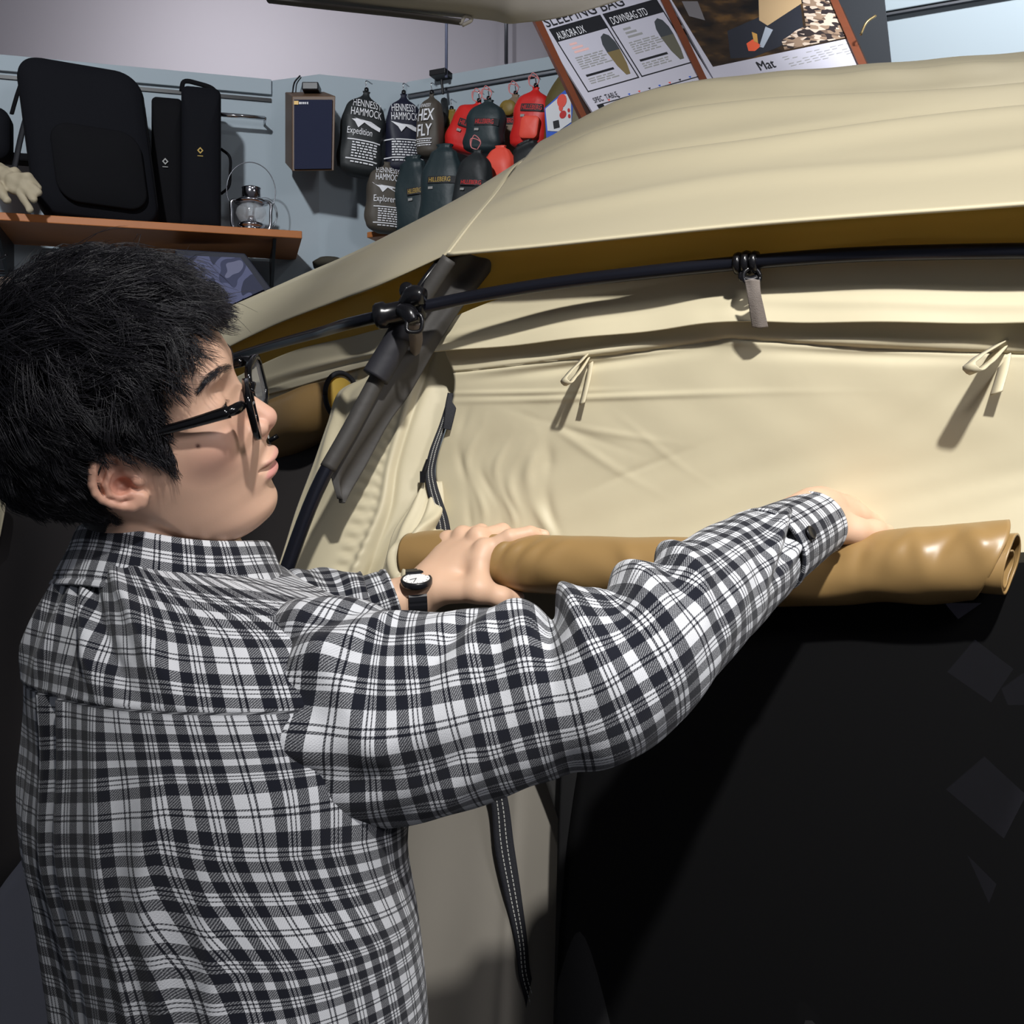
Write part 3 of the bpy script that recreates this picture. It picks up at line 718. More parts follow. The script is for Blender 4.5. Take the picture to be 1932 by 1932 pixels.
# left face below the second roll, and the skirt
cloth('side_netting', [wrow([(-140, 905, 2.2), (100, 900, 2.05), (300, 880, 1.95), (480, 860, 1.78), (660, 800, 1.56)]), wrow([(-140, 1200, 2.1), (100, 1200, 1.98), (300, 1200, 1.85), (460, 1150, 1.70), (620, 1150, 1.52)]),
                       wrow([(-140, 1500, 2.0), (100, 1500, 1.9), (300, 1500, 1.78), (460, 1500, 1.62), (620, 1500, 1.48)]), down([(-140, 1.95), (100, 1.85), (300, 1.72), (460, 1.58), (620, 1.45)])], M_SIDE, TENT, 60, 50, lambda u, v: .01 * np.sin(u * 25 + v * 6), .001, world_rows=True)
M_SKIRT = mat('grey_skirt_cloth', lin(176, 175, 184), .85)
cloth('skirt_panel', [wrow([(-160, 1790, 1.70), (-60, 1740, 1.68), (30, 1640, 1.66), (90, 1540, 1.64), (130, 1480, 1.62)]), wrow([(-160, 1900, 1.66), (-60, 1880, 1.64), (60, 1860, 1.62), (160, 1830, 1.6), (240, 1800, 1.58)]), down([(-160, 1.60), (-40, 1.58), (80, 1.56), (200, 1.54), (300, 1.52)])], M_SKIRT, TENT, 40, 40,
      lambda u, v: .006 * ridge(u + .4 * v, .7, .05) + .004 * np.sin(u * 15), .001, world_rows=True)
cloth('fly_edge', [wrow([(-80, 880, 2.1), (-40, 900, 2.08), (2, 930, 2.06)]), wrow([(-80, 980, 2.08), (-40, 990, 2.06), (10, 955, 2.05)]), wrow([(-80, 1060, 2.06), (-40, 1040, 2.05), (0, 1012, 2.04)])], M_CREAM, TENT, 20, 30, None, .002, world_rows=True)
# ---------------------------------------------------------------- goods on the walls
M_NAVY = mat('black_cordura', lin(12, 13, 19), .85, bump=.25, bscale=420, spec=.2)
M_NAVY2 = mat('black_cordura_trim', lin(10, 10, 14), .85, bump=.25, bscale=420, spec=.2)
M_WOOD = mat('orange_wood', lin(176, 106, 52), .5, var=.15, vscale=14)
M_WALNUT = mat('walnut', lin(92, 68, 48), .5, var=.15, vscale=20)
M_WHITE = mat('white_print', lin(226, 226, 230), .7)
M_GOLD = mat('gold_print', lin(176, 146, 70), .6)
M_SILVERP = mat('silver_print', lin(150, 150, 148), .6)
M_REDP = mat('red_print', lin(200, 44, 44), .6)
M_BLACKP = mat('black_print', lin(26, 27, 32), .6)

def rounded(w, h, r, n=8):
    """outline of a rounded rectangle, counter-clockwise, centred"""
    out = []
    for cx, cy, a0 in ((w/2-r, h/2-r, 0), (-w/2+r, h/2-r, 90), (-w/2+r, -h/2+r, 180), (w/2-r, -h/2+r, 270)):
        for k in range(n + 1):
            a = math.radians(a0 + 90 * k / n); out.append((cx + r * math.cos(a), cy + r * math.sin(a)))
    return np.array(out)

class Face:
    """a local frame: origin, right, up, towards the viewer"""
    def __init__(s, o, r, u=None, n=None):
        s.o = np.asarray(o, float); s.r = np.asarray(r, float) / np.linalg.norm(r)
        s.u = np.array([0, 0, 1.0]) if u is None else np.asarray(u, float) / np.linalg.norm(u)
        s.n = np.cross(s.u, -s.r) if n is None else np.asarray(n, float)
        s.n = s.n / np.linalg.norm(s.n)
        if s.n @ (np.array([0, 0, CZ]) - s.o) < 0: s.n = -s.n
    def __call__(s, x, y, z=0.0): return s.o + s.r * x + s.u * y + s.n * z
    def arr(s, q): q = np.asarray(q, float); return s.o + q[:, :1] * s.r + q[:, 1:2] * s.u + (q[:, 2:3] if q.shape[1] > 2 else 0) * s.n

def prism(F, outline, z0, z1):
    k = len(outline)
    V = [F(x, y, z0) for x, y in outline] + [F(x, y, z1) for x, y in outline]
    return V, [list(range(k))[::-1], [k + i for i in range(k)]] + [[i, (i + 1) % k, k + (i + 1) % k, k + i] for i in range(k)]

def letters(name, F, items, m, parent, wrap=None, lift=.0008):
    """flat lettering laid on a face; items (text, x, y, size, x-stretch, bold); wrap(x, y) gives the height of the surface"""
    for s, x, y, size, sx, bold in items:
        v, f = text_mesh(s, size, 'LEFT', bold * size * .5, sx)
        V = [F(x + a, y + b, (wrap(x + a, y + b) if wrap else 0) + lift) for a, b in v]
        link(name, mesh_of(name, V, f), m, parent, smooth=False)

# ---- shelf on the left wall
LWF = lambda px, py, d: Face(P(px, py, d), LW_D, None, None)
SH_Z = 1.45 + 566 / FPX * 2.75
s0 = np.array([*(P(0, 400, 2.75)[:2]), 0]); s1 = np.array([*(P(570, 435, 2.935)[:2]), 0])
sd = (s1 - s0) / np.linalg.norm(s1 - s0); sn = np.array([sd[1], -sd[0], 0])
shelf = empty('wall_shelf', s1 - sn * .15 + [0, 0, SH_Z], 'orange wooden shelf with black brackets on the left wall', 'shelf')
a0 = s0 - sd * .9; depth = .262
b = MB()
V = [(*(q[:2]), z) for z in (SH_Z - .020, SH_Z) for q in (a0, s1, s1 - sn * depth, a0 - sn * depth)]
b.add(V, [[3, 2, 1, 0], [4, 5, 6, 7], [0, 1, 5, 4], [1, 2, 6, 5], [2, 3, 7, 6], [3, 0, 4, 7]]).build('board', M_WOOD, shelf, bevel=.002)
for back in (.07, .75):
    c = s1 - sd * back
    q = [c - sn * .015 + [0, 0, SH_Z - .021], c - sn * (depth - .004) + [0, 0, SH_Z - .021], c - sn * (depth - .004) + [0, 0, SH_Z - .165], c - sn * (depth - .03) + [0, 0, SH_Z - .15]]
    V = [p + sd * .004 for p in q] + [p - sd * .004 for p in q]
    MB().add(V, [[0, 1, 2, 3], [7, 6, 5, 4]] + [[i, (i + 1) % 4, 4 + (i + 1) % 4, 4 + i] for i in range(4)]).build('bracket', M_BLACK_METAL, shelf)
def sh(px, off=.12):
    """a point on the shelf board, off metres behind its front edge"""
    t = (px - 966) / FPX; p = s0 - sn * off
    k = (t * p[1] - p[0]) / (sd[0] - t * sd[1]); q = p + sd * k
    return np.array([q[0], q[1], SH_Z])

# ---- big black pack
def soft_box(F, w, h, dep, r, bulge, n=10, taper=0.0, nz=5):
    """a padded box: rounded front outline, domed front"""
    o = rounded(w, h, r, n); k = len(o)
    V = []; rows = [(-1.0, 0), (1.0, 0), (1.0, .25), (1.0, .55), (1.0, .85), (.985, .95), (.96, 1.0), (.80, 1.0 + bulge * .6), (.5, 1.0 + bulge), (.0, 1.0 + bulge * 1.1)]
    Fc = []
    rows = rows[1:]
    for s, z in rows:
        for x, y in o:
            tp = 1 + taper * (y / h)
            V.append(F(x * s * tp, y * s, z * dep))
    for i in range(len(rows) - 1):
        for j in range(k):
            Fc.append([i * k + j, i * k + (j + 1) % k, (i + 1) * k + (j + 1) % k, (i + 1) * k + j])
    Fc.append(list(range(k))[::-1])
    return V, Fc
f0 = sh(168, .06); dd = f0[1]
H = (395 - 97) / FPX * dd; Wd = (264 - 42) / FPX * dd
FB = Face(f0 + [0, 0, H / 2], sd + np.array([0, 0, -.08]), np.array([-.14, .02, 1]))
pk = empty('black_pack', f0, 'large square black soft pack leaning on the wooden shelf', 'bag')
MB().add(*soft_box(Face(FB.o - FB.n * .075, FB.r, FB.u), Wd, H, .10, .055, .12)).build('body', M_NAVY, pk, True)
MB().add(*soft_box(Face(FB(.02, -.07, .028), FB.r, FB.u), Wd * .72, H * .50, .020, .05, .5)).build('front_pocket', M_NAVY2, pk, True)
rr = rounded(Wd * .985, H * .985, .06, 8); 
for zz, nm in ((.012, 'piping'), (-.05, 'piping')):
    MB().tube([FB(x, y, zz) for x, y in np.vstack([rr, rr[:2]])], .0045, 6).build(nm, M_NAVY2, pk, True)
MB().tube([FB(.035, -.035, .052), FB(.037, -.060, .054), FB(.036, -.085, .053)], .004, 8, 8).build('zip_pull', M_BLACK_METAL, pk, True)
MB().tube([FB(-Wd * .42, H * .33, -.06), FB(-Wd * .55, .02, -.05), FB(-Wd * .66, -H * .22, -.05)], .008, 8, 14, .5).build('shoulder_strap', M_WEBB if 'M_WEBB' in globals() else M_NAVY2, pk, True)

# ---- tall black bag with two carry handles
f1 = sh(353, .12); dd = f1[1]
H1 = (412 - 135) / FPX * dd; W1 = (415 - 286) / FPX * dd
FT = Face(f1 + [0, 0, H1 / 2], sd + sn * -.0, None)
tb = empty('tall_black_bag', f1, 'tall narrow black bag with a top handle and side handle beside the lantern', 'bag')
wl = W1 * .56
MB().add(*soft_box(Face(FT(W1 * .20, 0, -.10), FT.r, FT.u), wl, H1, .13, .018, .10)).build('body', M_NAVY, tb, True)
MB().add(*soft_box(Face(FT(-W1 * .28, -.012, -.115), FT.r, FT.u), W1 * .44, H1 * .92, .12, .014, .08)).build('side_panel', M_NAVY2, tb, True)
MB().tube([FT(-.015, H1 / 2 - .004, -.02), FT(-.010, H1 / 2 + .020, -.015), FT(.030, H1 / 2 + .018, -.01), FT(.068, H1 / 2 + .006, -.01), FT(.076, H1 / 2 - .012, 0)], .0065, 8, 24, .5).build('top_handle', M_NAVY2, tb, True)
hx = W1 * .48
MB().tube([FT(hx, .050, -.03), FT(hx + .020, .035, -.03), FT(hx + .024, -.010, -.03), FT(hx + .018, -.055, -.03), FT(hx, -.072, -.03)], .0065, 8, 24, .6).build('side_handle', M_NAVY2, tb, True)
for x, y, z, m in ((W1 * .19, .018, .046, M_GOLD), (-W1 * .30, -.010, .020, M_SILVERP)):
    lg = MB()
    ring = [(0, .0090), (.0080, 0), (0, -.0090), (-.0080, 0)]; ri = [(a * .5, c * .5) for a, c in ring]
    V = [FT(x + a, y + c, z) for a, c in ring + ri]
    lg.add(V, [[0, 1, 5, 4], [1, 2, 6, 5], [2, 3, 7, 6], [3, 0, 4, 7]])
    lg.add([FT(x - .007, y - .0135, z), FT(x + .007, y - .0135, z), FT(x + .007, y - .0155, z), FT(x - .007, y - .0155, z)], [[0, 1, 2, 3]])
    lg.build('diamond_logo', m, tb)

# ---- small black bag at the edge and the pale gloves
fs = sh(4, .14); sb = empty('black_pouch', fs + [0, 0, .13], 'small black pouch hanging at the left of the big pack', 'bag')
FS = Face(P(-8, 262, 2.86), sd)
MB().add(*soft_box(FS, .085, .135, .05, .035, .3)).build('body', M_NAVY, sb, True)
MB().tube([P(22, 215, 2.88), P(32, 180, 2.90), P(46, 140, 2.93)], .006, 6, 10, .5).build('strap', M_NAVY2, sb, True)
MB().box(P(28, 300, 2.88), (.09, .05, .022), np.array([sd, sn, [0, 0, 1]])).build('base', M_NAVY2, sb, bevel=.006)
M_GLOVE = mat('pale_leather', lin(168, 156, 132), .7, bump=.4, bscale=70, var=.1, vscale=30)
gl = empty('work_gloves', sh(35, .0), 'pair of pale grey leather work gloves lying on the shelf edge', 'gloves')
for k, (dx, dy, dz) in enumerate(((0, 0, 0), (-.035, .03, .012))):
    b0 = P(12 + dx * 700, 345 - dz * 800, 2.73 + dy)
    def gf(x, y, z, b0=b0, k=k):
        d = s_cap(x, y, z, b0 + [-.045, .05, .035], b0 + [.020, .01, .0], .030, .026)
        tips = [(.066, -.02, -.072), (.082, -.03, -.050), (.088, -.02, -.030), (.080, .0, -.012)] if k == 0 else [(.060, -.02, -.030), (.072, -.02, -.020), (.07, -.01, .0), (.06, .01, .012)]
        for i, t in enumerate(tips):
            mid = b0 + np.array([.040 + .006 * i, -.012, -.026 + .012 * i])
            d = smin(d, s_chain(x, y, z, [b0 + [.012, .0, -.012 + .008 * i], mid, b0 + np.array(t)], [.013, .0115, .0085], .003), .005)
        d = smin(d, s_cap(x, y, z, b0 + [-.02, -.005, -.01], b0 + [.015, -.03, -.052], .014, .010), .006)
        return d + .0015 * np.sin(x * 160 + z * 90) * np.sin(y * 140 + z * 120)
    V, F = surface_nets(gf, b0 + [-.10, -.09, -.10], b0 + [.13, .12, .09], .0035)
    link('glove', mesh_of('glove', V, F), M_GLOVE, gl)

# ---- hurricane lantern
M_TIN = mat('polished_tin', lin(190, 190, 196), .16, 1.0)
M_GLOBE = mat('lantern_glass', (.9, .93, .96, 1), .03, spec=.8, alpha=.12)
lp = sh(474, .13); sc = lp[1] / FPX
ln = empty('hurricane_lantern', lp, 'polished metal hurricane lantern with glass globe on the shelf end', 'lantern')
h = lambda py: (424 - py) * sc
w = lambda px: px * sc
MB().lathe(lp, [(1e-5, 0), (w(27), 0), (w(30), h(420)), (w(26), h(410)), (w(20), h(404)), (w(25), h(401)), (w(25), h(396)), (w(16), h(392)), (1e-5, h(392))], 32).build('fuel_tank', M_TIN, ln, True)
MB().lathe(lp, [(w(15), h(393)), (w(24), h(387)), (w(29), h(376)), (w(27), h(366)), (w(19), h(358)), (w(18), h(358)), (w(26), h(366)), (w(28), h(376)), (w(23), h(387)), (w(14), h(393))], 32).build('globe', M_GLOBE, ln, True)
MB().lathe(lp, [(1e-5, h(392)), (w(8), h(390)), (w(5), h(380)), (1e-5, h(378))], 16).build('burner', M_TIN, ln, True)
MB().lathe(lp, [(w(20), h(358)), (w(32), h(355)), (w(26), h(350)), (w(18), h(346)), (w(17), h(330)), (w(18), h(327)), (w(10), h(324)), (1e-5, h(322))], 32).build('chimney_hood', M_TIN, ln, True)
for s in (-1, 1):
    MB().tube([lp + s * sd * w(18) + [0, 0, h(352)], lp + s * sd * w(34) + [0, 0, h(352)], lp + s * sd * w(36) + [0, 0, h(375)], lp + s * sd * w(32) + [0, 0, h(405)], lp + s * sd * w(26) + [0, 0, h(412)]], .0042, 8, 24).build('side_tube', M_TIN, ln, True)
def ring(c, r, wid, n=40): return [c + sd * (r * math.cos(a)) + np.array([0, 0, r * 1.25 * math.sin(a)]) for a in np.linspace(-.3, math.pi + .3, n)]
MB().tube([lp + np.array([0, 0, h(330)]) + sd * (w(45) * math.cos(a)) + np.array([0, 0, w(54) * math.sin(a)]) - sn * .01 for a in np.linspace(-.5, math.pi + .5, 40)], .0014, 6).build('bail', M_GREY_METAL, ln, True)
for k in range(3):
    MB().tube([lp + sd * w(46 + 3 * k) * math.cos(a) * .45 + sd * w(26) + np.array([0, 0, h(372) + w(24 + 4 * k) * math.sin(a)]) - sn * .015 for a in np.linspace(0, 2 * math.pi, 30)], .0009, 6).build('wire_guard', M_GREY_METAL, ln, True)

# ---- navy panel, leather piece and rails under the shelf
M_CAMO = mat('blue_grey_camouflage', lin(70, 74, 104), .7)
nt = M_CAMO.node_tree; tc = nt.nodes.new('ShaderNodeTexCoord'); vo = nt.nodes.new('ShaderNodeTexNoise'); vo.inputs['Scale'].default_value = 14; vo.inputs['Detail'].default_value = 1
rmp = nt.nodes.new('ShaderNodeValToRGB'); rmp.color_ramp.interpolation = 'CONSTANT'
for i, (p, c) in enumerate(((0, (48, 52, 76)), (.45, (92, 96, 128)), (.56, (60, 64, 92)), (.66, (112, 114, 140)))):
    e = rmp.color_ramp.elements[i] if i < 2 else rmp.color_ramp.elements.new(p)
    e.position = p; e.color = lin(*c)
nt.links.new(tc.outputs['Object'], vo.inputs['Vector']); nt.links.new(vo.outputs['Fac'], rmp.inputs[0]); nt.links.new(rmp.outputs[0], nt.nodes['Principled BSDF'].inputs['Base Color'])
pn = empty('folded_fabric_pack', P(430, 520, 2.9), 'navy edged pack of blue grey camouflage cloth under the shelf', 'pack')
c4 = [(330, 470), (462, 478), (512, 545), (440, 580), (340, 580)]
V = [P(x, y, 2.90) for x, y in c4] + [P(x, y, 3.0) for x, y in c4]
MB().add(V, [[0, 1, 2, 3, 4], [9, 8, 7, 6, 5]] + [[i, (i + 1) % 5, 5 + (i + 1) % 5, 5 + i] for i in range(5)]).build('cover', mat('navy_cover', lin(22, 26, 44), .6), pn, bevel=.004)
c4 = [(345, 482), (454, 486), (498, 546), (438, 574), (350, 574)]
V = [P(x, y, 2.893) for x, y in c4] + [P(x, y, 2.899) for x, y in c4]
MB().add(V, [[0, 1, 2, 3, 4], [9, 8, 7, 6, 5]] + [[i, (i + 1) % 5, 5 + (i + 1) % 5, 5 + i] for i in range(5)]).build('camouflage_face', M_CAMO, pn)
br = empty('leather_case', P(5, 560, 2.7), 'brown leather case partly visible at the left behind the hair', 'case')
MB().add(*soft_box(Face(P(-12, 575, 2.75), sd), .075, .12, .05, .015, .2)).build('body', mat('brown_leather', lin(150, 110, 84), .6, bump=.3, bscale=60), br, True)
MB().add(*soft_box(Face(P(18, 565, 2.72), sd), .045, .10, .03, .012, .2)).build('flap', mat('taupe_leather', lin(104, 88, 78), .7), br, True)
o = tag(MB().tube([lw(-60, 2.09, .05), lw(130, 2.09, .05)], .014, 10, None, .7).build('lower_rail', M_GREY_METAL, smooth=True), 'grey metal rail under the shelf behind the hair', 'rail')
o = tag(MB().tube([P(-20, 487, 2.80), P(4, 487, 2.78), P(12, 481, 2.77)], .0035, 8, 10).build('wall_hook', M_BLACK_METAL, smooth=True), 'small black hook below the shelf at the left edge', 'hook')

# ---- wooden speaker on the corner pier
spk = P(587, 250, 2.98); SF = Face(spk, (1, .06, 0)); sw = (635 - 538) / FPX * 2.98; shh = (325 - 176) / FPX * 2.98
sp = empty('wall_speaker', spk, 'small walnut cased speaker with navy grille at the wall corner', 'speaker')
SF = Face(P(590, 251, 2.98), (.985, -.0, 0) + np.array([0, .17, 0]) * 0)
fw = (633 - 551) / FPX * 2.98
cab = MB(); 
q = [P(551, 181, 2.98), P(633, 181, 2.98), P(630, 322, 2.98), P(551, 323, 2.98)]
bk = [P(538, 174, 3.12), P(612, 173, 3.12), P(610, 308, 3.12), P(538, 308, 3.12)]
cab.add(q + bk, [[0, 1, 2, 3], [7, 6, 5, 4], [0, 4, 5, 1], [1, 5, 6, 2], [2, 6, 7, 3], [3, 7, 4, 0]]).build('cabinet', M_WALNUT, sp, bevel=.002)
gq = [(555, 188), (627, 188), (625, 318), (555, 319)]
MB().add([P(x, y, 2.974) for x, y in gq] + [P(x, y, 2.982) for x, y in gq], [[0, 1, 2, 3], [7, 6, 5, 4], [0, 4, 5, 1], [1, 5, 6, 2], [2, 6, 7, 3], [3, 7, 4, 0]]).build('grille', mat('navy_grille_cloth', lin(24, 30, 56), .85, bump=.4, bscale=900), sp)
MB().box(P(559, 194, 2.972), (.012, .002, .010)).build('badge', mat('yellow_badge', lin(220, 178, 96), .5), sp)
for k, wd in enumerate((4.0, 2.4, 3.0, 2.4, 2.6)):
    MB().box(P(566 + 3.6 * k, 194.5, 2.973), (wd / FPX * 2.4, .001, .006)).build('badge_mark', M_WHITE, sp)
MB().box(P(588, 168, 3.06), (.045, .05, .022)).build('mount', M_BLACK_METAL, sp, bevel=.003)
MB().tube([P(552, 174, 3.10), P(556, 155, 3.12), P(566, 143, 3.14)], .0022, 6, 14).tube([P(558, 174, 3.10), P(560, 158, 3.12), P(568, 146, 3.14)], .0016, 6, 14).build('wire', M_BLACK_METAL, sp, True)

# ---- drawstring sacks on hooks along the right wall
def sack(name, px, py_top, py_bot, hw, d, m, label, group, tilt=0.0, fat=.5, neck=.22, shear=0.0, cord=None, hook=True, folds=.05, right=None, nm='sack_body', low=.86):
    """returns (root, Face on the front with its wrap function, half width, height)"""
    c = P(px, (py_top + py_bot) / 2, d); h = (py_bot - py_top) / FPX * d; w = hw / FPX * d
    a = math.radians(tilt)
    r0 = np.array(RW_D if right is None else right, float); up = np.array([0, 0, 1.0])
    F = Face(c, r0 * math.cos(a) + up * math.sin(a), up * math.cos(a) - r0 * math.sin(a))
    root = empty(name, c, label, 'sack', group)
    nv, nu = 40, 48
    s = np.linspace(0, 1, nv)                       # 0 top, 1 bottom
    prof = hermite([0, .035, .07, .14, .28, .60, .86, .955, 1.0], [neck * .9, neck * .7, neck * 1.2, .66, .92, 1.0, .97 * low / .86, .80, .45], s)
    th = np.linspace(0, 2 * np.pi, nu, endpoint=False)
    V = []
    for i in range(nv):
        y = h / 2 - s[i] * h
        pl = folds * np.exp(-s[i] * 4) * np.cos(9 * th) + folds * .4 * np.sin(5 * th + s[i] * 6)
        x = prof[i] * w * sup(np.cos(th), 3.0) * (1 + pl) * (1 + .03 * math.sin(s[i] * 11 + px)) + shear * y
        z = prof[i] * w * fat * sup(np.sin(th), 2.2) * (1 + pl) * (1 + .05 * np.sin(3 * th + s[i] * 9 + px))
        V += [F(x[k], y, z[k]) for k in range(nu)]
    Fc = [list(map(int, f)) for f in grid_faces(nv, nu, close_u=True)] + [list(range(nu))[::-1], [(nv - 1) * nu + k for k in range(nu)]]
    MB().add(V, Fc).build(nm, m, root, True)
    def wrap(x, y):
        ss = np.clip((h / 2 - y) / h, 0, 1); p = np.interp(ss, s, prof) * w
        xx = np.clip(abs(x - shear * y) / (p + 1e-9), 0, .995)
        return p * fat * (1 - xx ** 3.0) ** (1 / 2.2) * (1 + folds * .4 + .045)
    if hook:
        top = F(shear * h / 2, h / 2, 0)
        hk = MB().tube([top + [0, 0, -.004], top + [0, 0, .012], top + RW_N * .004 + [0, 0, .026], top - RW_N * .03 + [0, 0, .032]], .0016, 6, 14)
        hk.build('hook', M_CHROME, root, True)
        MB().lathe(top + np.array([0, 0, .004]), [(1e-5, -.007), (.0055, -.006), (.0065, 0), (.0055, .006), (1e-5, .007)], 10).build('cord_lock', M_PLASTIC if 'M_PLASTIC' in globals() else M_BLACK_METAL, root, True)
    if cord is not None:
        top = F(shear * h / 2, h / 2, .004)
        cb = MB()
        for k in range(2):
            e = top + RW_D * (-.018 + .010 * k) + np.array([0, 0, .030 + .008 * k])
            cb.tube([top, top + RW_D * .010 + [0, 0, .016], e, top + RW_D * -.016 + [0, 0, .008], top], .0013, 5, 24)
        cb.build('cord', cord, root, True)
    return root, F, wrap, w, h
M_SK = mat('black_stuff_sack', lin(30, 34, 36), .55, bump=.4, bscale=55)
M_SK2 = mat('navy_stuff_sack', lin(22, 24, 44), .55, bump=.4, bscale=55)
M_SK3 = mat('brown_grey_stuff_sack', lin(74, 68, 60), .6, bump=.4, bscale=55)
M_SK4 = mat('dark_teal_ripstop', lin(34, 48, 52), .5, bump=.4, bscale=55)
M_RED = mat('red_ripstop', lin(206, 38, 34), .45, bump=.4, bscale=55)
M_REDL = mat('orange_red_ripstop', lin(238, 84, 66), .5, bump=.3, bscale=55)
M_OLIVE = mat('olive_ripstop', lin(128, 106, 44), .5, bump=.4, bscale=55)
M_OLIVE2 = mat('dark_olive_ripstop', lin(92, 82, 44), .5, bump=.4, bscale=55)
M_TAN = mat('taupe_ripstop', lin(130, 112, 92), .5, bump=.4, bscale=55)
M_CORD = mat('red_white_cord', lin(212, 128, 128), .7)
G_W = 'stuff sacks with white print'; G_R = 'small coloured sacks on hooks'

def fit(items, w):
    return items
def white_sack(name, px, y0, y1, hw, d, m, label, lines, tilt=0, **k):
    root, F, wrap, w, h = sack(name, px, y0, y1, hw, d, m, label, G_W, tilt, neck=.2, **k)
    big, small = [], []
    for s, fx, fy, fs, sx, b in lines:
        (big).append((s, fx * w, fy * h, fs * h, sx, b))
    letters('lettering', F, big, M_WHITE, root, wrap, .0012)
    return root, F, wrap, w, h
def bars(F, wrap, root, quads, m, name):
    mb = MB()
    for x0, x1, y, t in quads:
        n = 6; xs = np.linspace(x0, x1, n)
        V = [F(x, y + t / 2, wrap(x, y + t / 2) + .0012) for x in xs] + [F(x, y - t / 2, wrap(x, y - t / 2) + .0012) for x in xs]
        mb.add(V, [[i, n + i, n + i + 1, i + 1] for i in range(n - 1)])
    o = mb.build(name, m, root); return o
def canopy(F, wrap, root, w, h, y):
    """the printed shape of a hammock canopy"""
    pts = [(-.78, .035), (-.2, .0), (.3, -.01), (.78, -.055), (.74, -.10), (.35, -.075), (.0, -.03), (-.25, -.10), (-.42, -.035)]
    # fan of small quads so that it follows the sack
    c = (0.0, -.02); mb = MB(); V = [F(c[0] * w, (y + c[1]) * h, wrap(c[0] * w, (y + c[1]) * h) + .0013)]
    for a, b_ in pts: V.append(F(a * w, (y + b_) * h, wrap(a * w, (y + b_) * h) + .0013))
    k = len(pts); mb.add(V, [[0, 1 + (i + 1) % k, 1 + i] for i in range(k)])
    mb.build('canopy_print', M_WHITE, root)
def small_print(F, wrap, root, w, h, y0, rows, seed, x0=-.45, x1=.72):
    r_ = random.Random(seed); q = []
    for i in range(rows):
        y = y0 - i * .032
        if i in (0, rows - 2): q.append((x0 * w * 1.5, x1 * w * 1.15, y * h, .014 * h)); continue
        x = x0 * w
        while x < x1 * w * .85:
            l = w * (.08 + .14 * r_.random()); q.append((x, min(x + l, x1 * w), y * h, .016 * h)); x += l + w * .05
    bars(F, wrap, root, q, M_WHITE, 'small_print')
PIER = np.array(WD) - np.array(WC); PIER = np.array([*PIER, 0]) / np.linalg.norm(PIER)
r_, F, wr, w, h = white_sack('stuff_sack', 683, 172, 334, 41, 3.06, M_SK, 'black sack printed Expedition hanging nearest the speaker',
    [('HENNESSY', -.60, .275, .135, .52, 0), ('HAMMOCK', -.66, .165, .135, .52, 0), ('Expedition', -.74, -.055, .110, .62, 0)], -6, right=PIER)
canopy(F, wr, r_, w, h, .12); small_print(F, wr, r_, w, h, -.12, 9, 1)
r_, F, wr, w, h = white_sack('stuff_sack', 763, 178, 330, 36, 3.10, M_SK2, 'navy sack printed HENNESSY HAMMOCK left of the HEX FLY sack',
    [('HENNESSY', -.72, .250, .140, .46, 0), ('HAMMOCK', -.76, .140, .140, .46, 0)], 1, right=PIER)
canopy(F, wr, r_, w, h, .09); small_print(F, wr, r_, w, h, -.10, 9, 2, -.75, .8)
r_, F, wr, w, h = white_sack('stuff_sack', 812, 178, 298, 26, 3.03, M_SK3, 'grey brown narrow sack printed HEX FLY',
    [('HEX', -.68, .04, .26, .56, .03), ('FLY', -.68, -.20, .26, .64, .03), ('HENNESSY', -.60, .25, .085, .50, 0)], -3, fat=.75)
small_print(F, wr, r_, w, h, -.25, 4, 3, -.6, .5)
r_, F, wr, w, h = white_sack('stuff_sack', 728, 306, 440, 37, 3.05, M_SK3, 'brown grey sack printed Explorer, lowest on the pier wall',
    [('HENNESSY', -.58, .315, .140, .50, 0), ('HAMMOCK', -.62, .205, .140, .50, 0), ('Explorer', -.70, -.10, .130, .66, 0)], -2, right=PIER, hook=False)
canopy(F, wr, r_, w, h, .13); small_print(F, wr, r_, w, h, -.17, 9, 4, -.45, .6)

def label_strip(F, wrap, root, w, h, x0, x1, y, hh, text, mtext, small=True):
    bars(F, wrap, root, [(x0 * w, x1 * w, y * h, hh * h)], M_BLACKP, 'label_strip')
    if text: letters('lettering', F, [(text, (x0 + .06) * w, (y - hh * .30) * h, hh * h * .92, (x1 - x0 - .1) * w / (len(text) * hh * h * .58), .02)], mtext, root, wrap, .0018)
    if small: bars(F, wrap, root, [((x0 + .05) * w, (x0 + .28) * w, (y - hh * 1.1) * h, hh * h * .35)], M_SILVERP, 'tag_print')
# larger dark tent sacks low on the wall
r_, F, wr, w, h = sack('tent_sack', 782, 296, 455, 40, 3.03, M_SK4, 'dark teal tent sack, its gold label half hidden by the next sack', 'dark tent sacks', 3, hook=False, neck=.5)
label_strip(F, wr, r_, w, h, -.1, .8, .05, .085, 'HILLEBERG', M_GOLD)
r_, F, wr, w, h = sack('tent_sack', 834, 274, 452, 44, 2.93, M_SK4, 'dark teal tent sack with a full gold lettered label', 'dark tent sacks', -4, hook=False, neck=.45)
label_strip(F, wr, r_, w, h, -.45, .85, .10, .075, 'HILLEBERG', M_GOLD)
r_, F, wr, w, h = sack('tent_sack', 893, 284, 420, 38, 2.83, M_SK, 'black tent sack with red lettering below the dark teal sack', 'dark tent sacks', -8, hook=False, neck=.3, cord=M_CORD)
label_strip(F, wr, r_, w, h, -.5, .9, .02, .085, 'HILLEBERG', M_REDP)
